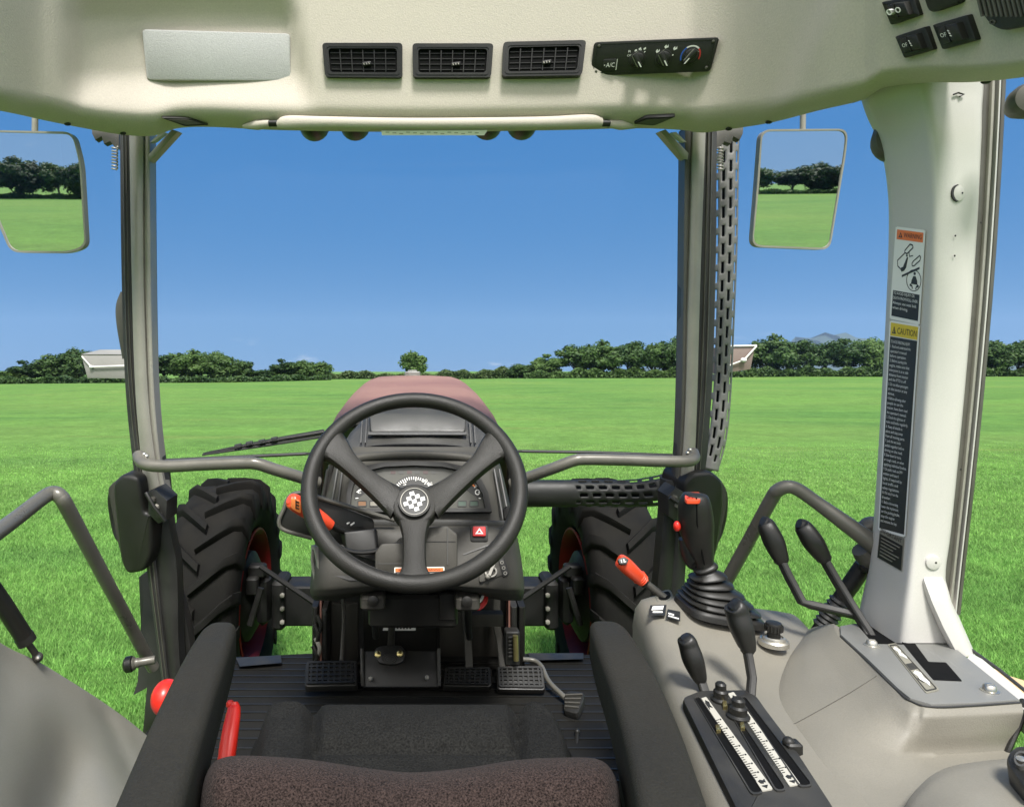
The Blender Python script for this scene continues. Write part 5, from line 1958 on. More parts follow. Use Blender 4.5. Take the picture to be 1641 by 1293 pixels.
for k in range(3):
    c = (804 + 2.6 * k, 902 + 8.5 * k)
    mb.ring(frd, circ(c[0], c[1], 3, 3, 10), circ(c[0], c[1], 1.8, 1.8, 10), 0.004, 0.005, 1)
part('indicator_strip', mb, [M['black'], M['trim']], dash)
mb = MB()
o = [(502, 873), (507, 876), (512, 900), (517, 935), (514, 938), (506, 930), (501, 900)]
i = [(503.5, 879), (506, 882), (510, 902), (514, 931), (512.5, 933), (508, 926), (503, 900)]
fre = PL((500, 870, 1.225), (520, 870, 1.18), (503, 940, 1.20))
mb.ring(fre, o, i, -0.004, 0.004, 0)
mb.plate(fre, i, -0.004, 0.0005, 0, 1)
part('side_grip', mb, [M['trim'], M['black']], dash)
mb = MB()
mb.plate(frd, round_poly([(803, 821), (813, 817), (817, 838), (805, 840)], 4), .02, .032, .003)
part('side_knob', mb, M['black'], dash)
for xa, ya, xb, yb in ((541, 750, 527, 835), (549, 752, 538, 836), (792, 752, 806, 832), (800, 752, 816, 834)):
    mb = MB()
    mb.tube([P(xa, ya, 1.285), P(xb, yb, 1.238)], .0022, n=6)
    part('edge_bead', mb, M['dash_light'], dash)

mb = MB()
mb.tube([P(531, 745, 1.33), P(522, 790, 1.32), P(514, 838, 1.30)], .006, n=8)
mb.tube([P(526, 752, 1.325), P(517, 800, 1.31)], .004, n=8)
part('harness', mb, M['black'], dash)
# underside: brackets, wires
for x, y in ((598, 960), (748, 961)):
    mb = MB()
    mb.box(P(x, y, 1.20), (.045, .05, .026), bev=.008)
    br = part('column_bracket', mb, M['dash'], dash)
    mb = MB()
    mb.lathe(P(x, y + 2, 1.175), (0, -1, .1), [(.010, 0), (.010, .006), (.005, .008)], 12)
    part('pivot', mb, M['black'], dash)
    mb = MB()
    mb.tube([P(x + 3, y + 6, 1.24), P(x + 2, y + 30, 1.34), P(x + 4, y + 60, 1.42)], .007, n=8)
    part('link_rod', mb, M['dash_dark'], dash)
for dx, dz, m_ in ((0, 0, 'red'), (3, 2, 'red'), (-3, -5, 'white')):
    mb = MB()
    mb.tube([P(742 + dx, 966 + dz, 1.20), P(752 + dx, 973 + dz, 1.20), P(766 + dx, 973 + dz, 1.20), P(776 + dx, 962 + dz, 1.21), P(776 + dx, 950 + dz, 1.23), P(770, 940, 1.26)], .0026, n=8, sub=24)
    part('wire', mb, M[m_], dash)
mb = MB()
mb.plate(PL((752, 980, 1.36), (806, 980, 1.36), (752, 1004, 1.36)), [(753, 983), (806, 983), (806, 1003), (757, 1003)], -0.02, 0.004, 0.002)
part('cross_bracket', mb, M['dash'], dash)
mb = MB()
mb.box(P(662, 963, 1.26), (.165, .12, .06), bev=.01)
mb.box(P(716, 965, 1.22), (.03, .05, .05), bev=.004)
part('column_box', mb, M['black'], dash)

# ---- steering column cover and its sticker
fr = PL((602, 918, 1.090), (730, 918, 1.090), (602, 870, 1.105))
mb = MB()
mb.plate(fr, round_poly([(601, 924), (601, 886), (611, 871), (672, 868), (680, 862), (682, 845), (716, 842), (733, 856), (733, 906), (728, 924)], 4), -0.13, 0.004, 0.004)
cc = part('column_cover', mb, M['dash'], label='dark grey steering column cover with an orange sticker')
mb = MB()
mb.bar(fr, (603, 903), (655, 903), 1.4, 0.004, 0.0048, 0)
mb.bar(fr, (678, 868), (730, 868), 1.4, 0.004, 0.0048, 1)
mb.bar(fr, (717, 846), (717, 905), 1.6, 0.004, 0.006, 0)
part('cover_seam', mb, [M['dash_light'], M['black']], cc)
Q = Quad(fr, [(632, 909), (712, 908), (712, 930), (632, 931)])
mb = MB()
mb.plate(Q, rrect(0, 0, 1, 1, .02, 2, .06), 0.003, 0.0048, 0, 0)
mb.plate(Q, rrect(.02, .07, .98, .33, .01, 2, .03), 0.0048, 0.0052, 0, 1)
mb.plate(Q, rrect(.02, .35, .98, .96, .01, 2, .03), 0.0048, 0.0052, 0, 2)
mb.text(Q, 'WARNING', .62, .27, .14, .30, h1=.0056, mi=2)
mb.text(Q, 'WARNING', .08, .27, .14, .26, h1=.0056, mi=2)
for k, t in enumerate(('DO NOT START BY', 'SHORTING TERMINALS')):
    mb.text(Q, t, .62, .54 + k * .2, .12, .33, h1=.0056, mi=0)
    mb.text(Q, t, .06, .54 + k * .2, .12, .30, h1=.0056, mi=0)
part('column_sticker', mb, [M['white'], M['label_orange'], M['label_black']], cc, smoothed=False)
mb = MB()
mb.plate(fr, [(548, 850), (600, 844), (604, 900), (552, 884)], -0.10, -0.03, 0.006)
part('switch_block', mb, M['dash_dark'], cc)

# ---- steering wheel
wt, wb_ = P(664, 641, 1.22), P(664, 936, .995)
wc = (wt + wb_) / 2
we2 = (wt - wb_) / 2
we1 = Vector((1, 0, 0)) * .1775
wnrm = Vector((0, -we2.z, we2.y)).normalized()
if wnrm.y > 0:
    wnrm = -wnrm
WF = PL.at(wc, wnrm)
mb = MB()
mb.tube([wc + we1 * math.cos(a) + we2 * math.sin(a) for a in np.linspace(0, 2 * math.pi, 73)[:-1]], .0140, n=16, closed=True)
# finger ridges on the back of the rim
sw = part('steering_wheel', mb, M['wheel'], label='black three spoke steering wheel with a chequered hub emblem')
def spoke(pts, ws, ths, offs):
    m = MB()
    pp = catmull([(x, y, w, t, o) for (x, y), w, t, o in zip(pts, ws, ths, offs)], 26)
    rings = []
    for i in range(len(pp)):
        x, y, w, t, o = pp[i]
        a, b = pp[max(i - 1, 0)], pp[min(i + 1, len(pp) - 1)]
        dv = Vector((b[0] - a[0], b[1] - a[1])).normalized()
        pv = Vector((-dv.y, dv.x))
        ring = []
        for s_, hh in ((-.5, -.9), (-.5, .25), (-.44, .7), (-.30, .92), (0, 1), (.30, .92), (.44, .7), (.5, .25), (.5, -.9), (.25, -1), (-.25, -1)):
            ring.append(WF(x + pv.x * w * s_, y + pv.y * w * s_, o + t * hh))
        rings.append(ring)
    m.loft(rings)
    return m
for pts, ws, th, of in (([(518, 702), (538, 718), (562, 742), (600, 772), (640, 800)], [60, 46, 31, 34, 50], [.009, .010, .010, .010, .008], [0, -.002, -.006, -.013, -.018]),
                        ([(810, 702), (790, 718), (766, 742), (728, 772), (688, 800)], [60, 46, 31, 34, 50], [.009, .010, .010, .010, .008], [0, -.002, -.006, -.013, -.018]),
                        ([(664, 815), (664, 850), (664, 884), (664, 912), (664, 934)], [58, 40, 37, 43, 74], [.008, .010, .010, .010, .009], [-.018, -.015, -.010, -.005, -.001])):
    part('spoke', spoke(pts, ws, th, of), M['wheel'], sw)
mb = MB()
mb.plate(WF, circ(664, 803, 37, 33, 40), -.034, -.009, .006, 0, 3)
part('hub', mb, M['wheel'], sw)
mb = MB()
mb.plate(WF, circ(664, 802, 26, 25, 36), -.010, -.0035, .001)
mb.ring(WF, circ(664, 802, 26, 25, 36), circ(664, 802, 22.6, 21.8, 36), -.006, -.001, 1)
mb.ring(WF, circ(664, 802, 22.6, 21.8, 36), circ(664, 802, 21.5, 20.8, 36), -.0035, -.002, 2)
for i in range(3):
    for j in range(3):
        ox, oy = (757 + 108 * i - 61 * j) / 12.62 + 600, (625 + 53 * i + 102 * j) / 12.62 + 740
        mb.plate(WF, [(ox - 4.0, oy - 1.9), (ox + 2.9, oy - 3.9), (ox + 4.5, oy + 1.9), (ox - 2.5, oy + 3.9)], -.0035, -.0026, 0, 3)
part('emblem', mb, [M['label_black'], M['wheel'], M['trim'], M['white']], sw)
# ---- shuttle lever and its guard left of the wheel, turn signal stalk
mb = MB()
mb.tube([P(463, 800, 1.115), P(469, 803, 1.12), P(490, 816, 1.135), P(515, 832, 1.15), P(530, 842, 1.16)], [(.006, .007), (.0128, .0138), (.0152, .0150), (.0130, .0125), (.0095, .0095)], n=16, sub=24, sq=.12)
sl = part('shuttle_lever', mb, M['orange'], label='orange-red shuttle lever grip left of the steering wheel')
mb = MB()
fg = PL((465, 795, 1.100), (490, 805, 1.112), (466, 815, 1.105))
mb.plate(fg, round_poly([(467, 798), (482, 803), (482, 823), (466, 814)], 4), -.003, .0012, .0006, 0)
for k in range(3):
    mb.bar(fg, (474, 803 + 5 * k), (479, 804.5 + 5 * k), 2, .0012, .002, 1)
mb.bar(fg, (474, 800), (474, 814), 1.6, .0012, .002, 1)
part('grip_badge', mb, [M['amber'], M['label_black']], sl)
mb = MB()
mb.tube([P(528, 840, 1.16), P(548, 850, 1.18), P(575, 856, 1.20), P(586, 864, 1.205), P(586, 882, 1.21)], .0065, n=10, sub=20)
part('rod', mb, M['black'], sl)
mb = MB()
mb.lathe(P(564, 858, 1.20), (0, -.45, 1), [(.022, -.03), (.022, .012), (.020, .017), (.004, .018)], 24)
part('pivot_cap', mb, M['black'], sl)
mb = MB()
fc = PL.at(P(564, 844, 1.19), Vector((0, -.45, 1)))
for a, b in (((556, 843), (562, 839)), ((562, 845), (568, 841)), ((566, 838), (570, 836))):
    mb.bar(fc, a, b, 1.6, .004, .006)
part('cap_marks', mb, M['white'], sl)
fg = PL((450, 836, 1.17), (480, 789, 1.18), (560, 850, 1.19))
gl = [(478, 790), (462, 797), (449, 834), (457, 848), (500, 861), (540, 872), (585, 868)]
mb = MB()
mb.plate(fg, round_poly([(480, 790), (459, 797), (447, 836), (456, 850), (500, 862), (560, 875), (600, 868), (600, 832), (520, 802)], 8), -.014, -.002, .002)
gp = part('lever_guard', mb, M['black'], label='black lever guard tray left of the steering wheel')
mb = MB()
mb.tube([fg(x, y, .002) for x, y in [(505, 795), (480, 789), (463, 796), (455, 815), (447, 836), (456, 849), (500, 862)]], .0036, n=8, sub=40)
mb.tube([fg(x, y, .004) for x, y in [(500, 793), (560, 812), (632, 833)]], .0042, n=8)
part('guard_rod', mb, M['seal_grey'], gp)
mb = MB()
mb.tube([P(534, 873, 1.10), P(565, 884, 1.11), P(595, 884, 1.12), P(622, 876, 1.13), P(650, 868, 1.14)], [.0038, .004, .0042, .0042, .004], n=8, sub=20)
st = part('turn_signal_stalk', mb, M['black'], label='thin black turn signal stalk behind the lower left wheel spoke')
mb = MB()
mb.lathe(P(645, 872, 1.118), (0, -1, .2), [(.011, -.01), (.011, .004), (.006, .006)], 12)
part('stalk_boss', mb, M['dash'], st)

# ---- seat: cushion, backrest, armrests
SZ = -.455
mb = MB()
CB = [(1112, 409, 895), (1130, 402, 914), (1160, 397, 927), (1200, 393, 934), (1250, 390, 938)]
rows = []
NU, NV = 74, 40
def cush(px, py, e_):
    """height of the cushion above its base plane"""
    h = 0.0
    h += 0.014 * (1 - smooth(px, 470, 512)) + 0.014 * smooth(px, 818, 858)
    h -= 0.009 * math.exp(-((px - 503) / 9) ** 2) + 0.009 * math.exp(-((px - 829) / 9) ** 2)
    inner = smooth(px, 500, 520) * (1 - smooth(px, 812, 832))
    h -= 0.010 * inner * math.exp(-((py - 1178) / 7) ** 2)
    h += 0.004 * inner
    h += 0.012 * inner * math.exp(-((py - 1140) / 26) ** 2)
    return h
for j in range(NV):
    t = j / (NV - 1)
    py = 1104 + (1252 - 1104) * t
    row = []
    for i in range(NU):
        u = i / (NU - 1)
        xl = interp(py, [a[0] for a in CB], [a[1] for a in CB])
        xr = interp(py, [a[0] for a in CB], [a[2] for a in CB])
        px = xl + (xr - xl) * u
        ed = min(u, 1 - u) * 13
        fr_ = t * 11
        fall = -0.05 * (1 - smooth(ed, 0, 1)) ** 2 - 0.05 * (1 - smooth(fr_, 0, 1)) ** 2
        yy = py + 10 * (1 - smooth(min(u, 1 - u), 0, .10)) * (1 - t)
        row.append(G(px, yy, SZ) + Vector((0, 0, cush(px, py, ed) + fall - .02)))
    rows.append(row)
front = [p + Vector((0, .015, -.11)) for p in rows[0]]
rows = [front] + rows
rows = [[r_[0] + Vector((-.004, 0, -.10))] + r_ + [r_[-1] + Vector((.004, 0, -.10))] for r_ in rows]
mb.patch(rows)
seat = part('seat', mb, M['cushion'], label='black seat cushion with raised bolsters and a brown backrest', sharp=70)
mb = MB()
TB = [(300, 1330), (318, 1290), (325, 1255), (338, 1226), (356, 1214), (385, 1210), (440, 1212), (500, 1217), (560, 1226), (610, 1233), (660, 1237), (710, 1234), (760, 1228), (820, 1218), (870, 1214), (930, 1213), (958, 1216), (976, 1228), (990, 1254), (997, 1290), (1012, 1330)]
tb = catmull(TB, 90)
rows = []
for k, (dy, d, sq) in enumerate(((150, .665, .96), (60, .655, .97), (18, .645, .985), (3, .632, .997), (0, .620, 1.0), (4, .605, 1.0), (14, .590, .998), (34, .572, .99), (70, .556, .97), (120, .545, .95), (200, .54, .93))):
    row = []
    for x, y in tb:
        xx = 659 + (x - 659) * sq
        ed = smooth(abs(x - 659), 250, 340)
        row.append(P(xx, y + dy * (1 - .15 * ed), d + .018 * math.cos((x - 659) / 340 * 1.5) - 0.012))
    rows.append(row)
mb.patch(rows)
part('backrest', mb, M['brown'], seat, label='brown speckled fabric backrest in the foreground', sharp=80)
def armrest(sx, label):
    mb = MB()
    zt = -.328
    if sx < 0:
        st = [(.868, -.252, .012, .020, .010), (.864, -.2525, .030, .040, .003), (.852, -.2525, .040, .052, 0), (.83, -.2515, .046, .058, 0), (.78, -.2460, .050, .062, 0), (.70, -.2355, .052, .066, 0), (.60, -.2205, .053, .07, 0), (.48, -.2005, .053, .072, 0), (.40, -.188, .053, .072, 0)]
    else:
        st = [(.872, .247, .012, .020, .010), (.868, .2485, .032, .040, .003), (.855, .250, .044, .052, 0), (.83, .249, .050, .058, 0), (.78, .2440, .054, .062, 0), (.70, .2345, .055, .066, 0), (.60, .2180, .055, .07, 0), (.48, .1930, .054, .072, 0), (.40, .178, .054, .072, 0)]
    st2 = catmull(st, 60)
    rings = []
    for Y, X, w, hh, dz in st2:
        w, hh = max(w, .008), max(hh, .01)
        o = rrect(-w / 2, -hh, w / 2, 0, min(.011, w * .4), 4, min(.011, hh * .4))
        rings.append([Vector((X + a * (1 + .12 * (b + hh) / hh * 0) , Y, H + zt - dz + b)) for a, b in o])
    mb.loft(rings)
    a_ = part('armrest', mb, M['arm'], seat, label=label, sharp=60)
    m2 = MB()
    m2.box((sx * .235, .60, H + zt - .13), (.02, .26, .12), bev=.008)
    part('armrest_bracket', m2, M['black'], seat)
    return a_
armrest(-1, 'dark grey left armrest of the seat')
armrest(1, 'dark grey right armrest of the seat')
mb = MB()
mb.tube([P(376, 1124, .90), P(375, 1138, .895), P(368, 1180, .87), P(362, 1222, .85), P(358, 1245, .84)], [(.004, .004), (.0085, .009), (.0105, .011), (.0105, .011), (.009, .009)], n=14, sub=24, sq=.2)
mb.ball(P(369, 1128, .90), (.006, .005, .006), 10)
part('belt_buckle', mb, M['orange_deep'], seat, label='red seat belt buckle inside the left armrest')
mb = MB()
mb.ball(P(266, 1117, .93), (.020, .026, .024), 20)
mb.tube([P(270, 1125, .94), P(300, 1160, .96)], .008, n=10)
part('adjust_knob', mb, M['orange_deep'], label='red round knob left of the left armrest')

# ---- left fender
LF = [[(-120, 940, .74), (-60, 975, .79), (0, 1029, .86), (60, 1059, .93), (110, 1089, .99), (160, 1121, 1.05), (205, 1153, 1.10), (240, 1182, 1.13), (262, 1205, 1.14)],
      [(-120, 985, .72), (-60, 1020, .765), (0, 1072, .835), (60, 1098, .90), (110, 1126, .955), (160, 1156, 1.01), (205, 1184, 1.06), (240, 1210, 1.09), (262, 1228, 1.10)],
      [(-120, 1080, .66), (-60, 1110, .70), (0, 1145, .76), (60, 1165, .82), (110, 1188, .87), (160, 1210, .92), (205, 1232, .97), (240, 1250, 1.0), (264, 1262, 1.01)],
      [(-120, 1200, .59), (-60, 1215, .62), (0, 1235, .67), (60, 1250, .725), (110, 1262, .77), (160, 1274, .82), (205, 1285, .87), (240, 1298, .90), (268, 1310, .91)],
      [(-120, 1330, .51), (-60, 1335, .54), (0, 1340, .575), (60, 1345, .62), (110, 1350, .66), (160, 1355, .71), (205, 1360, .76), (240, 1365, .79), (270, 1370, .80)]]
def resamp(rows, nu, nv):
    a = [catmull(r_, nu) for r_ in rows]
    cols_ = [catmull([a[j][i] for j in range(len(rows))], nv) for i in range(nu)]
    return [[tuple(cols_[i][j]) for i in range(nu)] for j in range(nv)]
rs = resamp(LF, 60, 40)
grid = []
for r_ in rs:
    row = []
    for x, y, d in r_:
        # moulded hollow that runs down the panel, and the crease beside it
        cx = 92 + 12 * math.sin((y - 1150) / 60)
        hol = smooth(y, 1110, 1290) * math.exp(-((x - cx) / 58) ** 2)
        cx2 = interp(y, [1100, 1160, 1220, 1290], [150, 176, 204, 236])
        hol2 = 0.5 * smooth(y, 1105, 1160) * math.exp(-((x - cx2) / 15) ** 2)
        row.append(P(x, y, d + .075 * hol + .020 * hol2))
    grid.append(row)
back1 = [p + Vector((-.012, .012, -.006)) for p in grid[0]]
back2 = [p + Vector((-.03, .03, -.06)) for p in grid[0]]
back3 = [p + Vector((-.03, .04, -.4)) for p in grid[0]]
mb = MB()
mb.patch([back3, back2, back1] + grid)
part('fender', mb, M['grey_light'], label='light grey moulded fender in the lower left corner', sharp=70)

# ---- grab bars, struts
def bar(pts, r, name, m, label, sub=50, ends=True):
    mb = MB()
    mb.tube([P(*p) for p in pts], r, n=14, sub=sub)
    return part(name, mb, M[m], label=label)
gb = bar([(-60, 892, .80), (-20, 864, .85), (20, 835, .91), (60, 804, .97), (74, 794, .99), (86, 790, 1.0), (97, 796, 1.0), (108, 814, 1.01), (150, 893, 1.08), (200, 986, 1.18), (232, 1046, 1.25), (246, 1070, 1.27)], .0112, 'grab_bar', 'rail', 'bent grey grab bar at the left door', 90)
mb = MB()
mb.lathe(P(206, 1064, 1.22), (1, .15, .12), [(.004, -.004), (.0125, 0), (.0125, .010), (.009, .013), (.009, .018), (.0075, .020), (.0075, .048)], 16)
part('bar_end', mb, M['rail'], gb)
mb = MB()
mb.lathe(P(204, 1064.5, 1.217), (1, .15, .12), [(.010, -.006), (.0145, -.002), (.0145, .008), (.0125, .010)], 16)
part('bar_nut', mb, M['black'], gb)
gb2 = bar([(1150, 956, 1.16), (1166, 928, 1.15), (1200, 866, 1.11), (1236, 800, 1.06), (1246, 786, 1.045), (1262, 780, 1.035), (1280, 785, 1.03), (1310, 806, 1.02), (1360, 842, 1.0), (1398, 870, .985), (1440, 902, .97)], [.0105] * 8 + [.0125, .014, .014], 'grab_bar', 'rail', 'bent grey grab bar between the joystick and the labelled pillar', 90)
mb = MB()
mb.tube([P(1380, 850, 1.03), P(1398, 842, 1.03), P(1420, 846, 1.03)], [(.012, .010), (.018, .014), (.02, .016)], n=12, sub=12)
mb.tube([P(1378, 880, 1.0), P(1392, 892, 1.0), P(1415, 905, .99)], [(.014, .012), (.020, .018), (.02, .018)], n=12, sub=12)
part('bar_socket', mb, M['seal_grey'], gb2)
mb = MB()
mb.tube([P(-30, 918, .86), P(5, 968, .88), P(40, 1022, .91)], .0115, n=14)
mb.tube([P(38, 1019, .909), P(44, 1029, .912)], .0125, n=14)
gs_ = part('gas_strut', mb, M['black'], label='black gas strut at the left edge above the fender')
mb = MB()
mb.tube([P(42, 1026, .911), P(58, 1049, .925)], .0045, n=10)
mb.ball(P(60, 1053, .926), .0075, 12)
part('strut_rod', mb, M['dash'], gs_)
mb = MB()
mb.ball(P(61, 1053.5, .918), .0035, 8)
part('ball_glint', mb, M['chrome'], gs_)
mb = MB()
mb.tube([P(1384, 906, 1.02), P(1362, 938, 1.03), P(1330, 985, 1.04), P(1306, 1020, 1.05)], [.0125, .0125, .011, .011], n=14)
gs2 = part('gas_strut', mb, M['black'], label='black gas strut behind the two tall right levers')
mb = MB()
for k in range(7):
    t = k / 6
    c = P(1345 - 26 * t, 964 + 38 * t, 1.03)
    mb.lathe(c, P(1306, 1020, 1.05) - P(1384, 906, 1.02), [(.012, -.004), (.0155, 0), (.012, .004)], 14)
part('strut_bellows', mb, M['seal'], gs2)
mb = MB()
for dx, dy in ((0, 0), (9, 4), (4, -6)):
    mb.ball(P(1388 + dx, 908 + dy, 1.0), .010, 10)
part('strut_joint', mb, M['black'], gs2)

# ---- right console: body, slot plate, levers, joystick
def wrow(Y, xl, zt, xr):
    pts = [(xl - .002, -.76), (xl - .001, -.56), (xl, zt - .045), (xl + .004, zt - .020), (xl + .014, zt - .006), (xl + .034, zt), (xl + .07, zt - .001), ((xl + xr) / 2, zt - .012), (xr - .03, zt - .024), (xr - .008, zt - .028), (xr, zt - .038), (xr + .004, zt - .10), (xr + .004, zt - .30)]
    return [Vector((x, Y, H + z)) for x, z in pts]
CN = [(1.080, .375, -.46, .600), (1.078, .362, -.385, .606), (1.066, .354, -.366, .612), (1.04, .350, -.360, .612), (1.00, .345, -.362, .606), (.95, .336, -.370, .600), (.90, .327, -.379, .590), (.85, .316, -.386, .58), (.80, .305, -.389, .57), (.70, .285, -.389, .55), (.60, .262, -.389, .52), (.50, .24, -.389, .50)]
cn = catmull(CN, 70)
mb = MB()
mb.patch([[Vector((p.x, p.y, H - .76)) for p in wrow(*cn[0])]] + [wrow(*a) for a in cn])
cons = part('side_console', mb, M['grey'], label='light grey side console carrying the joystick and levers right of the seat', sharp=50)
fcon = PL.at(Vector((.45, 1.0, H - .362)), Vector((0, -.02, 1)))
# slot plate with two scales
fsl = PL.at(Vector((.36, .7, H - .3905)), Vector((0, 0, 1)))
SPL = [(1092, 1126), (1122, 1114), (1196, 1113), (1214, 1124), (1226, 1142), (1262, 1190), (1270, 1196), (1276, 1210), (1334, 1300), (1350, 1330), (1190, 1330), (1172, 1293)]
mb = MB()
mb.plate(fsl, round_poly(SPL, 8), -0.01, 0.0075, 0.004)
slot = part('slot_plate', mb, M['dash_dark'], label='black slotted plate with two white scales on the side console')
def sl(ax, ay, bx, by, w0, w1):
    return round_poly([(ax - w0, ay), (ax + w0, ay - 2), (bx + w1, by - 2), (bx - w1, by)], 7)
for a in ((1116, 1128, 1214, 1288, 5, 10), (1160, 1130, 1252, 1283, 4, 9), (1190, 1128, 1292, 1276, 5, 11)):
    mb = MB()
    mb.ring(fsl, sl(*a), sl(a[0] + .4, a[1] + 2, a[2] - .2, a[3] - 2.5, a[4] - 1.2, a[5] - 1.8), 0.0075, 0.0090)
    mb.plate(fsl, sl(a[0] + .4, a[1] + 2, a[2] - .2, a[3] - 2.5, a[4] - 1.2, a[5] - 1.8), 0.0, 0.0079, 0, 1)  # black inlay, its colour stands in for the dark depth of the slot
    part('slot', mb, [M['dash_dark'], M['blacker']], slot)
for A, B_, mk in (((1127, 1129), (1230, 1280), 'tt'), ((1171, 1121), (1274, 1272), 'tt')):
    m2 = MB()
    def at(u, v, h=0):
        w = (4.6 + 4.2 * v)
        return fsl(A[0] + (B_[0] - A[0]) * v + (u - .5) * 2 * w, A[1] + (B_[1] - A[1]) * v - (u - .5) * 3, h)
    m2.plate(at, rrect(0, 0, 1, 1, .12, 2, .012), 0.0074, 0.0086, 0)
    m2.plate(at, [(.0, .24), (.05, .24), (.05, .90), (.0, .90)], 0.0086, 0.0090, 0, 1)
    for k in range(27):
        v = .24 + .62 * k / 26
        m2.plate(at, [(.10, v), (.38 if k % 4 else .58, v), (.38 if k % 4 else .58, v + .003 + .002 * v), (.10, v + .003 + .002 * v)], 0.0086, 0.0091, 0, 1)
        if k % 4 == 0:
            m2.plate(at, circ(.74, v + .003, .10, .007, 8), 0.0086, 0.0091, 0, 1)
    m2.plate(at, [(.22, .955), (.80, .955), (.55, .985)], 0.0086, 0.0092, 0, 1)
    # hare and tortoise marks at the two ends
    m2.plate(at, [(.18, .905), (.40, .893), (.62, .905), (.85, .890), (.80, .925), (.60, .92), (.55, .935), (.30, .93)], 0.0086, 0.0092, 0, 1)
    m2.plate(at, [(.20, .06), (.50, .03), (.85, .06), (.70, .09), (.80, .12), (.45, .10), (.25, .13)], 0.0086, 0.0092, 0, 1)
    part('scale', m2, [M['scale'], M['label_black']], slot)
for x, y, r_ in ((1155, 1133, .0085), (1183, 1160, .0098)):
    mb = MB()
    mb.lathe(fsl(x, y, .007), (0, 0, 1), [(r_ * 1.25, 0), (r_ * 1.25, .003), (r_ * .95, .005), (r_ * .95, .012), (r_ * .7, .014), (r_ * .72, .020), (r_ * .5, .022)], 18)
    part('stop_knob', mb, M['black'], slot)
for x, y in ((1150, 1182), (1189, 1178), (1161, 1143)):
    mb = MB()
    mb.plate(fsl, [(x - 4, y - 4), (x + 3, y - 5), (x + 5, y + 4), (x - 2, y + 5)], .007, .012, .001)
    part('stop_pin', mb, M['brass'], slot)
mb = MB()
mb.ball(fsl(1264, 1205, .010), (.006, .006, .006), 12)
mb.box(fsl(1270, 1206, .006), (.016, .014, .012), bev=.003)
part('plate_latch', mb, M['black'], slot)
def lever(grip, gr, rod, rr, label, parent_name='lever', m='black', sq=.25, flat=None):
    mb = MB()
    mb.tube([P(*p) for p in grip], gr, n=18, sub=26, sq=sq)
    root = part(parent_name, mb, M[m], label=label)
    r_ = MB()
    r_.tube([P(*p) for p in rod], flat if flat else rr, n=10, sub=0 if len(rod) < 3 else 0, sq=.5 if flat else 0)
    part('rod', r_, M['dash_dark'] if m == 'black' else M['dash'], root)
    c = MB()
    e0 = P(*grip[-1])
    c.lathe(e0, P(*rod[1]) - e0, [(gr[-1][0] * 1.02, -.003), (gr[-1][0] * 1.06, .002), (gr[-1][0] * .7, .006)], 16)
    part('grip_collar', c, M['black'], root)
    s_ = MB()
    g0, g1 = Vector(P(*grip[1])), Vector(P(*grip[-2]))
    return root
lever([(1097, 1019, .81), (1100, 1024, .81), (1104, 1036, .81), (1111, 1058, .805), (1120, 1083, .80), (1122, 1088, .80)], [(.006, .005), (.0115, .010), (.0135, .011), (.0135, .012), (.0085, .009), (.007, .007)],
      [(1122, 1086, .80), (1130, 1110, .79), (1137, 1142, .775), (1140, 1172, .765)], .0042, 'black paddle lever nearest the seat, in the left slot', flat=(.0055, .004))
lever([(1174, 967, .82), (1178, 971, .82), (1182, 984, .82), (1189, 1008, .815), (1197, 1034, .81), (1198, 1040, .81)], [(.007, .006), (.0135, .012), (.0150, .013), (.0150, .013), (.010, .010), (.008, .008)],
      [(1196, 1036, .81), (1200, 1056, .805), (1205, 1086, .795), (1203, 1110, .785), (1201, 1150, .77)], .0048, 'taller black paddle lever in front of the joystick boot', flat=(.0062, .0045))
lever([(1222, 835, .985), (1226, 838, .985), (1232, 850, .98), (1241, 870, .975), (1250, 892, .97), (1252, 897, .97)], [(.006, .006), (.0115, .011), (.0150, .013), (.0155, .014), (.0115, .011), (.010, .009)],
      [(1249, 892, .97), (1262, 920, .96), (1285, 964, .95), (1300, 969, .945), (1369, 985, .93), (1380, 992, .92), (1398, 1036, .90)], .006, 'left of the two tall bent levers beside the labelled pillar', flat=(.0072, .005))
lever([(1280, 839, .97), (1285, 842, .97), (1293, 853, .965), (1304, 870, .96), (1317, 890, .955), (1320, 894, .955)], [(.006, .006), (.0120, .011), (.0155, .013), (.0160, .014), (.0120, .011), (.010, .009)],
      [(1317, 890, .955), (1340, 930, .945), (1372, 982, .925), (1390, 1010, .91), (1404, 1036, .90)], .006, 'right of the two tall bent levers beside the labelled pillar', flat=(.0078, .005))
rl = lever([(991, 897, 1.05), (995, 899, 1.05), (1003, 906, 1.052), (1016, 918, 1.056), (1030, 930, 1.06), (1033, 933, 1.06)], [(.008, .007), (.0125, .011), (.0140, .0125), (.0130, .0115), (.0095, .009), (.008, .008)],
           [(1030, 930, 1.06), (1048, 944, 1.055), (1066, 958, 1.045)], .006, 'orange-red lever at the front of the side console', m='orange')
mb = MB()
fg = PL((993, 895, 1.034), (1004, 895, 1.034), (993, 902, 1.030))
mb.plate(fg, round_poly([(990, 896), (1000, 892), (1008, 897), (1004, 904), (993, 904)], 2), -.004, .0012, .0005)
mb.bar(fg, (995, 897), (996, 902), 1.2, .0012, .0018, 1)
mb.bar(fg, (999, 896), (1000, 901), 1.2, .0012, .0018, 1)
mb.bar(fg, (999, 901), (1003, 900), 1.0, .0012, .0018, 1)
part('grip_badge', mb, [M['label_black'], M['white']], rl)
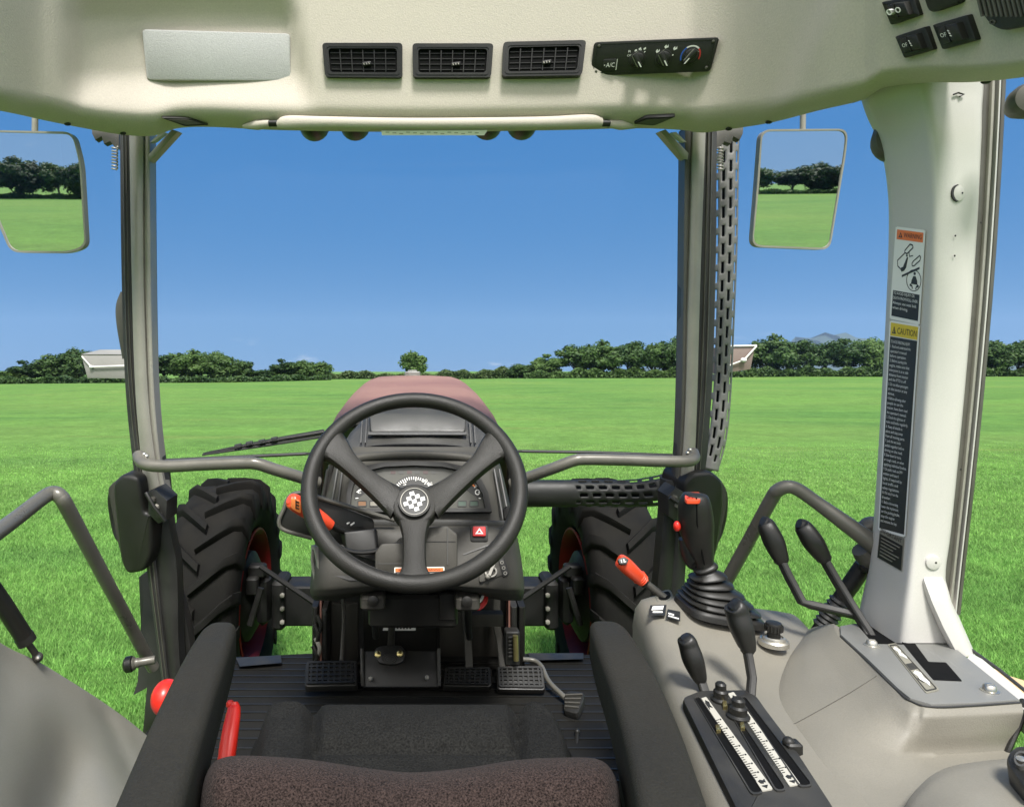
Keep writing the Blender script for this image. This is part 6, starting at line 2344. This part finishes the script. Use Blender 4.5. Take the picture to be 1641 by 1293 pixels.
for k in range(3):
    mb = MB()
    c = P(1024 + 3 * k, 924.5 + 2.6 * k, 1.058)
    mb.lathe(c, P(1033, 933, 1.06) - P(1003, 906, 1.052), [(.0112 - .0008 * k, -.0012), (.0120 - .0008 * k, 0), (.0112 - .0008 * k, .0012)], 16)
    part('grip_ring', mb, M['orange'], rl)
mb = MB()
mb.plate(fcon, round_poly([(1049, 951), (1074, 944), (1080, 958), (1070, 966), (1052, 966)], 6), -.002, .0012, .0006)
mb.plate(fcon, round_poly([(1054, 953), (1072, 948), (1076, 957), (1068, 963), (1056, 963)], 5), .0012, .0020, 0, 1)
part('lever_gate', mb, [M['grey_edge'], M['blacker']], cons)
mb = MB()
mb.plate(fcon, [(1042, 971), (1068, 970), (1066, 987), (1040, 986)], .0005, .0014)
mb.plate(fcon, [(1046, 973), (1064, 972), (1062, 978), (1044, 979)], .0014, .0019, 0, 1)
mb.bar(fcon, (1046, 982), (1062, 982), 2.0, .0014, .0019, 1)
mb.plate(fcon, [(1070, 977), (1090, 981), (1090, 996), (1068, 990)], .0005, .0014)
mb.bar(fcon, (1071, 984), (1080, 987), 2, .0014, .0019, 1)
mb.bar(fcon, (1071, 988), (1088, 993), 1.6, .0014, .0019, 1)
part('console_label', mb, [M['label_black'], M['white']], cons, smoothed=False)
mb = MB()
ck = G(1240, 1028, -.381)
mb.lathe(ck, (0, 0, 1), [(.0195, -.004), (.0195, .002), (.0175, .004), (.0150, .003), (.0145, .0065), (.0120, .008), (.011, .006)], 28)
lt = part('lighter_socket', mb, M['chrome'], label='round black knob in a bright ring on the side console')
mb = MB()
mb.lathe(ck, (0, 0, 1), [(.0085, .004), (.0082, .014), (.0105, .016), (.0110, .024), (.0100, .027), (.002, .028)], 24)
for k in range(16):
    a = 2 * math.pi * k / 16
    mb.box(ck + Vector((.0108 * math.cos(a), .0108 * math.sin(a), .020)), (.0022, .0022, .008))
part('knob', mb, M['black'], lt)

# joystick
jd = 1.0
mb = MB()
cs = [(1112, 790, .012, .010, .985), (1112, 793, .0185, .017, .985), (1113, 803, .0238, .021, .985), (1114, 822, .0262, .024, .988), (1115, 842, .0262, .025, .992), (1119, 862, .0215, .022, .995), (1124, 880, .0168, .018, .998), (1128, 896, .0135, .014, 1.0), (1130, 910, .0115, .012, 1.0)]
mb.tube([P(x, y, d) for x, y, a, b, d in cs], [(a, b) for x, y, a, b, d in cs], n=24, sub=36, sq=.08)
js = part('joystick', mb, M['black'], label='black loader joystick with an orange-red top button')
mb = MB()
mb.tube([P(1100, 862, 1.02), P(1104, 880, 1.02), P(1112, 900, 1.015), P(1118, 908, 1.01)], [(.012, .012), (.016, .014), (.014, .013), (.008, .008)], n=14, sub=16)
part('palm_rest', mb, M['black'], js)
mb = MB()
ft = PL((1095, 800, .968), (1126, 800, .968), (1097, 788, 1.0))
mb.plate(ft, rrect(1097, 790, 1124, 804, 6, 4, 6), -.003, .0022, .0018, 0)
for k in range(3):
    mb.bar(ft, (1100 + k * 7, 795), (1105 + k * 7, 794), 2.2, .002, .0026, 1)
    mb.bar(ft, (1101 + k * 7, 800), (1106 + k * 7, 799), 1.8, .002, .0026, 1)
part('top_button', mb, [M['orange'], M['rim']], js)
mb = MB()
mb.ball(P(1085, 843, .985), (.0055, .006, .008), 12)
part('side_button', mb, M['orange_deep'], js)
mb = MB()
mb.tube([P(x, y, d) for x, y, d in ((1116, 797, .9625), (1117, 822, .9625), (1118, 845, .966), (1124, 880, .979), (1129, 905, .986))], .0012, n=6, sub=20)
part('grip_seam', mb, M['blacker'], js)
mb = MB()
rings = []
lv = [(1130, 905, .0125), (1130, 909, .0170), (1131, 912, .0170), (1131, 915, .0135), (1132, 918, .0150), (1133, 922, .0260), (1134, 925, .0265), (1134, 929, .0185), (1137, 934, .0310), (1138, 938, .0315), (1139, 941, .0240), (1143, 948, .0385), (1144, 952, .0390), (1145, 955, .0310), (1147, 962, .0445), (1148, 966, .0450), (1148, 969, .0380), (1149, 976, .0500), (1150, 980, .0500), (1150, 983, .0430), (1150, 989, .0520), (1150, 993, .0525), (1150, 997, .0530), (1150, 1002, .0535)]
lean0 = .05
for x, y, r_ in lv:
    r_ *= 1 + .05 * smooth(y, 915, 985)
    x, y = x + 1 * smooth(y, 915, 985), 905 + (y - 905) * (1 - .19 * smooth(y, 905, 1000))
    c = P(x, y, 1.0)
    ring = []
    for k in range(40):
        a = 2 * math.pi * k / 40
        ca, sa = math.cos(a), math.sin(a)
        sq_ = .22 + .35 * smooth(y, 925, 990)
        ca, sa = math.copysign(abs(ca) ** (1 - sq_), ca), math.copysign(abs(sa) ** (1 - sq_), sa)
        ring.append(c + Vector((ca * r_, sa * r_ * .92, .006 * (1 - smooth(y, 930, 990)) * ca - .010 * ca * smooth(y, 905, 960))))
    rings.append(ring)
mb.loft(rings)
part('boot', mb, M['black'], js, sharp=70)

# ---- right armrest box over the fender: grey top plate with its lever gate
ZP = -.360
fpl = PL.at(Vector((.6, .8, H + ZP)), Vector((0, 0, 1)))
OUT = [(1346, 1004), (1372, 1001), (1400, 1033), (1462, 1034), (1470, 1030), (1408, 1006), (1410, 999), (1476, 996), (1634, 1124), (1492, 1131), (1458, 1121), (1437, 1104), (1347, 1018)]
mb = MB()
mb.plate(fpl, [(1346, 1005), (1372, 1001), (1400, 1034), (1418, 1034), (1456, 1035), (1440, 1020), (1408, 1004), (1410, 999), (1476, 996), (1634, 1124), (1560, 1129), (1492, 1131), (1458, 1121), (1437, 1104), (1390, 1058), (1347, 1019)], -.004, .0025, .0015)
tp = part('gate_plate', mb, M['silver'], label='silver grey plate with an L-shaped lever gate at the right')
mb = MB()
mb.plate(fpl, [(1368, 997), (1404, 1036), (1460, 1036), (1442, 1018), (1406, 1004), (1408, 996)], -.010, -.002)
mb.plate(fpl, round_poly([(1439, 1024), (1455, 1024), (1466, 1034), (1488, 1064), (1516, 1065), (1542, 1095), (1496, 1093), (1468, 1060)], 2), .0010, .0032)  # raised black shape painted as the shade inside the gate
part('gate_slot', mb, M['blacker'], tp)
q = [(1422, 1036), (1436, 1034), (1506, 1110), (1484, 1115)]
Q = Quad(fpl, q)
mb = MB()
mb.plate(Q, rrect(0, 0, 1, 1, .12, 2, .03), .0022, .0034, 0, 0)
mb.ring(Q, rrect(.08, .025, .92, .975, .1, 2, .03), rrect(.16, .045, .84, .955, .08, 2, .02), .0034, .0039, 1)
mb.plate(Q, [(.22, .10), (.5, .07), (.75, .15), (.6, .20), (.78, .28), (.72, .33), (.5, .27), (.3, .24), (.42, .17)], .0034, .0040, 0, 2)
mb.plate(Q, [(.22, .42), (.80, .42), (.80, .54), (.22, .54)], .0034, .0039, 0, 1)
mb.plate(Q, [(.24, .60), (.52, .57), (.78, .63), (.68, .72), (.80, .82), (.62, .90), (.5, .80), (.3, .76), (.36, .68)], .0034, .0040, 0, 2)
mb.bar(Q, (.22, .72), (.4, .80), .03, .0034, .0042, 1)
part('gate_label', mb, [M['label_grey'], M['label_black'], M['white']], tp, smoothed=False)
for x, y in ((1458, 1002), (1397, 1037), (1586, 1110)):
    mb = MB()
    c = fpl(x, y, .002)
    mb.lathe(c, (0, 0, 1), [(.0090, 0), (.0090, .0012), (.0065, .0018), (.0060, .006), (.0045, .0075), (.001, .0078)], 18)
    mb.box(c + Vector((0, 0, .0078)), (.008, .0016, .0008))
    part('bolt', mb, M['chrome'], tp)
# body under the plate
ED = [(1335, 999), (1341, 1008), (1346, 1020), (1390, 1060), (1436, 1106), (1457, 1123), (1492, 1133), (1560, 1131), (1638, 1126), (1700, 1122)]
L1 = [(1322, 1001, -.366), (1325, 1010, -.367), (1330, 1026, -.367), (1373, 1071, -.368), (1424, 1120, -.369), (1449, 1139, -.370)]
rows_e = []
def gp_(x, y, z):
    p = G(x, y, z)
    return p
cols_ = [
    [(1336, 999, -.3605), (1327, 1000, -.3650), (1315, 1002, -.372), (1303, 1005, -.381), (1293, 1010, -.392), (1284, 1022, -.415)],
    [(1346, 1021, -.3605), (1336, 1026, -.3650), (1316, 1035, -.374), (1290, 1046, -.384), (1264, 1058, -.396), (1240, 1072, -.415)],
    [(1390, 1061, -.3605), (1379, 1067, -.3655), (1345, 1083, -.377), (1300, 1101, -.388), (1256, 1118, -.400), (1216, 1134, -.415)],
    [(1415, 1086, -.3605), (1405, 1094, -.3660), (1370, 1119, -.379), (1330, 1146, -.390), (1288, 1174, -.401), (1244, 1196, -.415)],
    [(1437, 1108, -.3605), (1427, 1120, -.3665), (1400, 1150, -.381), (1372, 1184, -.393), (1338, 1236, -.402), (1300, 1290, -.412)],
    [(1458, 1124, -.3605), (1454, 1140, -.3670), (1444, 1172, -.384), (1432, 1206, -.397), (1415, 1255, -.4035), (1385, 1335, -.405)],
    [(1474, 1130, -.3605), (1472, 1145, -.3670), (1467, 1176, -.384), (1461, 1207, -.4010), (1448, 1256, -.4045), (1425, 1335, -.405)],
    [(1492, 1134, -.3605), (1491, 1149, -.3670), (1489, 1177, -.385), (1486, 1209, -.4045), (1480, 1255, -.4055), (1465, 1335, -.405)],
    [(1560, 1131.5, -.3605), (1561, 1146, -.367), (1560, 1175, -.385), (1558, 1206, -.4045), (1556, 1250, -.4055), (1550, 1335, -.405)],
    [(1637, 1127, -.3605), (1640, 1141, -.366), (1632, 1168, -.384), (1622, 1201, -.4045), (1635, 1250, -.4055), (1660, 1335, -.405)]]
cw = []
for c in cols_:
    pts = []
    for k, (x, y, z) in enumerate(c):
        pts.append(G(x, y, z))
    k_ = np.linspace(0, len(pts) - 1, 36)
    lin_ = np.stack([np.interp(k_, range(len(pts)), [p[a_] for p in pts]) for a_ in range(3)], -1)
    cw.append(.35 * catmull(pts, 36) + .65 * lin_)
grid = []
for j in range(36):
    grid.append([Vector(p) for p in catmull([cw[i][j] for i in range(len(cw))], 64)])
mb = MB()
ctr_ = sum((grid[0][i] for i in range(64)), Vector()) / 64
lidrow = [p + (Vector((.62, .80, p.z)) - p).normalized() * .018 for p in grid[0]]
for p in lidrow:
    p.z = grid[0][0].z - .002
mb.patch([lidrow] + grid)
bx = part('lever_box', mb, M['grey'], label='light grey rounded box under the silver gate plate', sharp=60)
mb = MB()
mb.tube([grid[k][19] + Vector((0, -.0002, .0002)) for k in range(3, 33)], .0006, n=5)
part('part_line', mb, M['dash'], bx)
mb = MB()
mb.tube([G(1347, 1019, -.3595), G(1390, 1059, -.3595), G(1437, 1105, -.3595), G(1458, 1122, -.3595), G(1492, 1132, -.3595), G(1560, 1130, -.3595), G(1634, 1125, -.3595)], .0012, n=6, sub=40)
part('plate_gap', mb, M['seal'], bx)
mb = MB()
mb.tube([G(1639, 1122, -.362), G(1641, 1140, -.368), G(1630, 1168, -.385), G(1616, 1200, -.403), G(1612, 1208, -.408)], .003, n=8, sub=20)
part('edge_seal', mb, M['black'], bx)
# trim strip outside the plate and the tan fender edge behind it
mb = MB()
mb.plate(fpl, [(1545, 1052), (1557, 1041), (1575, 1050), (1700, 1152), (1690, 1172), (1634, 1125), (1636, 1121)], -.03, -.004, .002)
part('outer_trim', mb, M['pillar'], bx)
mb = MB()
mb.tube([G(1558, 1042, -.366), G(1600, 1072, -.366), G(1650, 1112, -.366), G(1700, 1152, -.366)], .0022, n=8)
part('outer_seal', mb, M['seal'], bx)
mb = MB()
fo = PL.at(P(1620, 1090, .95), Vector((0, -.1, 1)))
mb.plate(fo, [(1590, 1069), (1615, 1080), (1660, 1094), (1720, 1110), (1720, 1180), (1650, 1120)], -.03, 0, .004)
part('outer_fender', mb, M['tan'], label='tan edge of the outer fender at the right edge of the picture')
# the swelling at the bottom right
SW_ = [[(1440, 1330, .545), (1450, 1296, .575), (1466, 1268, .60), (1490, 1244, .618), (1520, 1229, .632), (1560, 1221, .640), (1620, 1215, .645), (1700, 1212, .65)],
       [(1452, 1336, .530), (1462, 1304, .556), (1480, 1277, .580), (1506, 1254, .598), (1536, 1240, .612), (1576, 1232, .620), (1630, 1227, .625), (1700, 1224, .63)],
       [(1500, 1340, .505), (1512, 1320, .525), (1530, 1300, .545), (1556, 1282, .562), (1580, 1272, .575), (1610, 1266, .582), (1650, 1262, .586), (1700, 1258, .59)],
       [(1560, 1360, .485), (1572, 1350, .495), (1586, 1340, .51), (1604, 1330, .52), (1622, 1324, .53), (1644, 1320, .535), (1670, 1316, .54), (1700, 1312, .545)]]
rs = resamp(SW_, 50, 30)
grid = [[P(*p) for p in r_] for r_ in rs]
mb = MB()
mb.patch([[p + Vector((-.002, .004, -.03)) for p in grid[0]], [p + Vector((-.001, .002, -.004)) for p in grid[0]]] + grid)
part('shelf_swell', mb, M['grey'], label='light grey swelling moulding at the bottom right corner', sharp=70)
fk = PL((1612, 1225, .60), (1660, 1215, .60), (1612, 1290, .56))
mb = MB()
mb.plate(fk, round_poly([(1616, 1220), (1630, 1208), (1690, 1212), (1690, 1290), (1650, 1290), (1614, 1236)], 10), -.02, .010, .004)
sk = part('power_socket', mb, M['black'], label='black socket at the right edge below the silver plate')
mb = MB()
mb.ring(fk, circ(1640, 1238, 12, 13, 20), circ(1640, 1238, 8.5, 9.5, 20), .010, .014)
mb.lathe(fk(1640, 1238, .010), fk.n, [(.004, 0), (.004, .004), (.001, .005)], 10, 1)
part('socket_rim', mb, [M['dash_light'], M['chrome']], sk)

# ---- the air: faint blue haze over kilometres, in one closed box
mb = MB()
mb.box((0, 0, 245), (12400, 12400, 510))
hz = bpy.data.materials.new('haze_air')
hz.use_nodes = True
n_, l_ = hz.node_tree.nodes, hz.node_tree.links
n_.clear()
ho = n_.new('ShaderNodeOutputMaterial')
hv = n_.new('ShaderNodeVolumePrincipled')
hv.inputs['Color'].default_value = (0.52, 0.73, 1.0, 1)
hv.inputs['Density'].default_value = 0.000075
l_.new(hv.outputs[0], ho.inputs['Volume'])
hzo = mesh_obj('haze', mb, hz, None, smoothed=False)
hzo['kind'] = 'stuff'
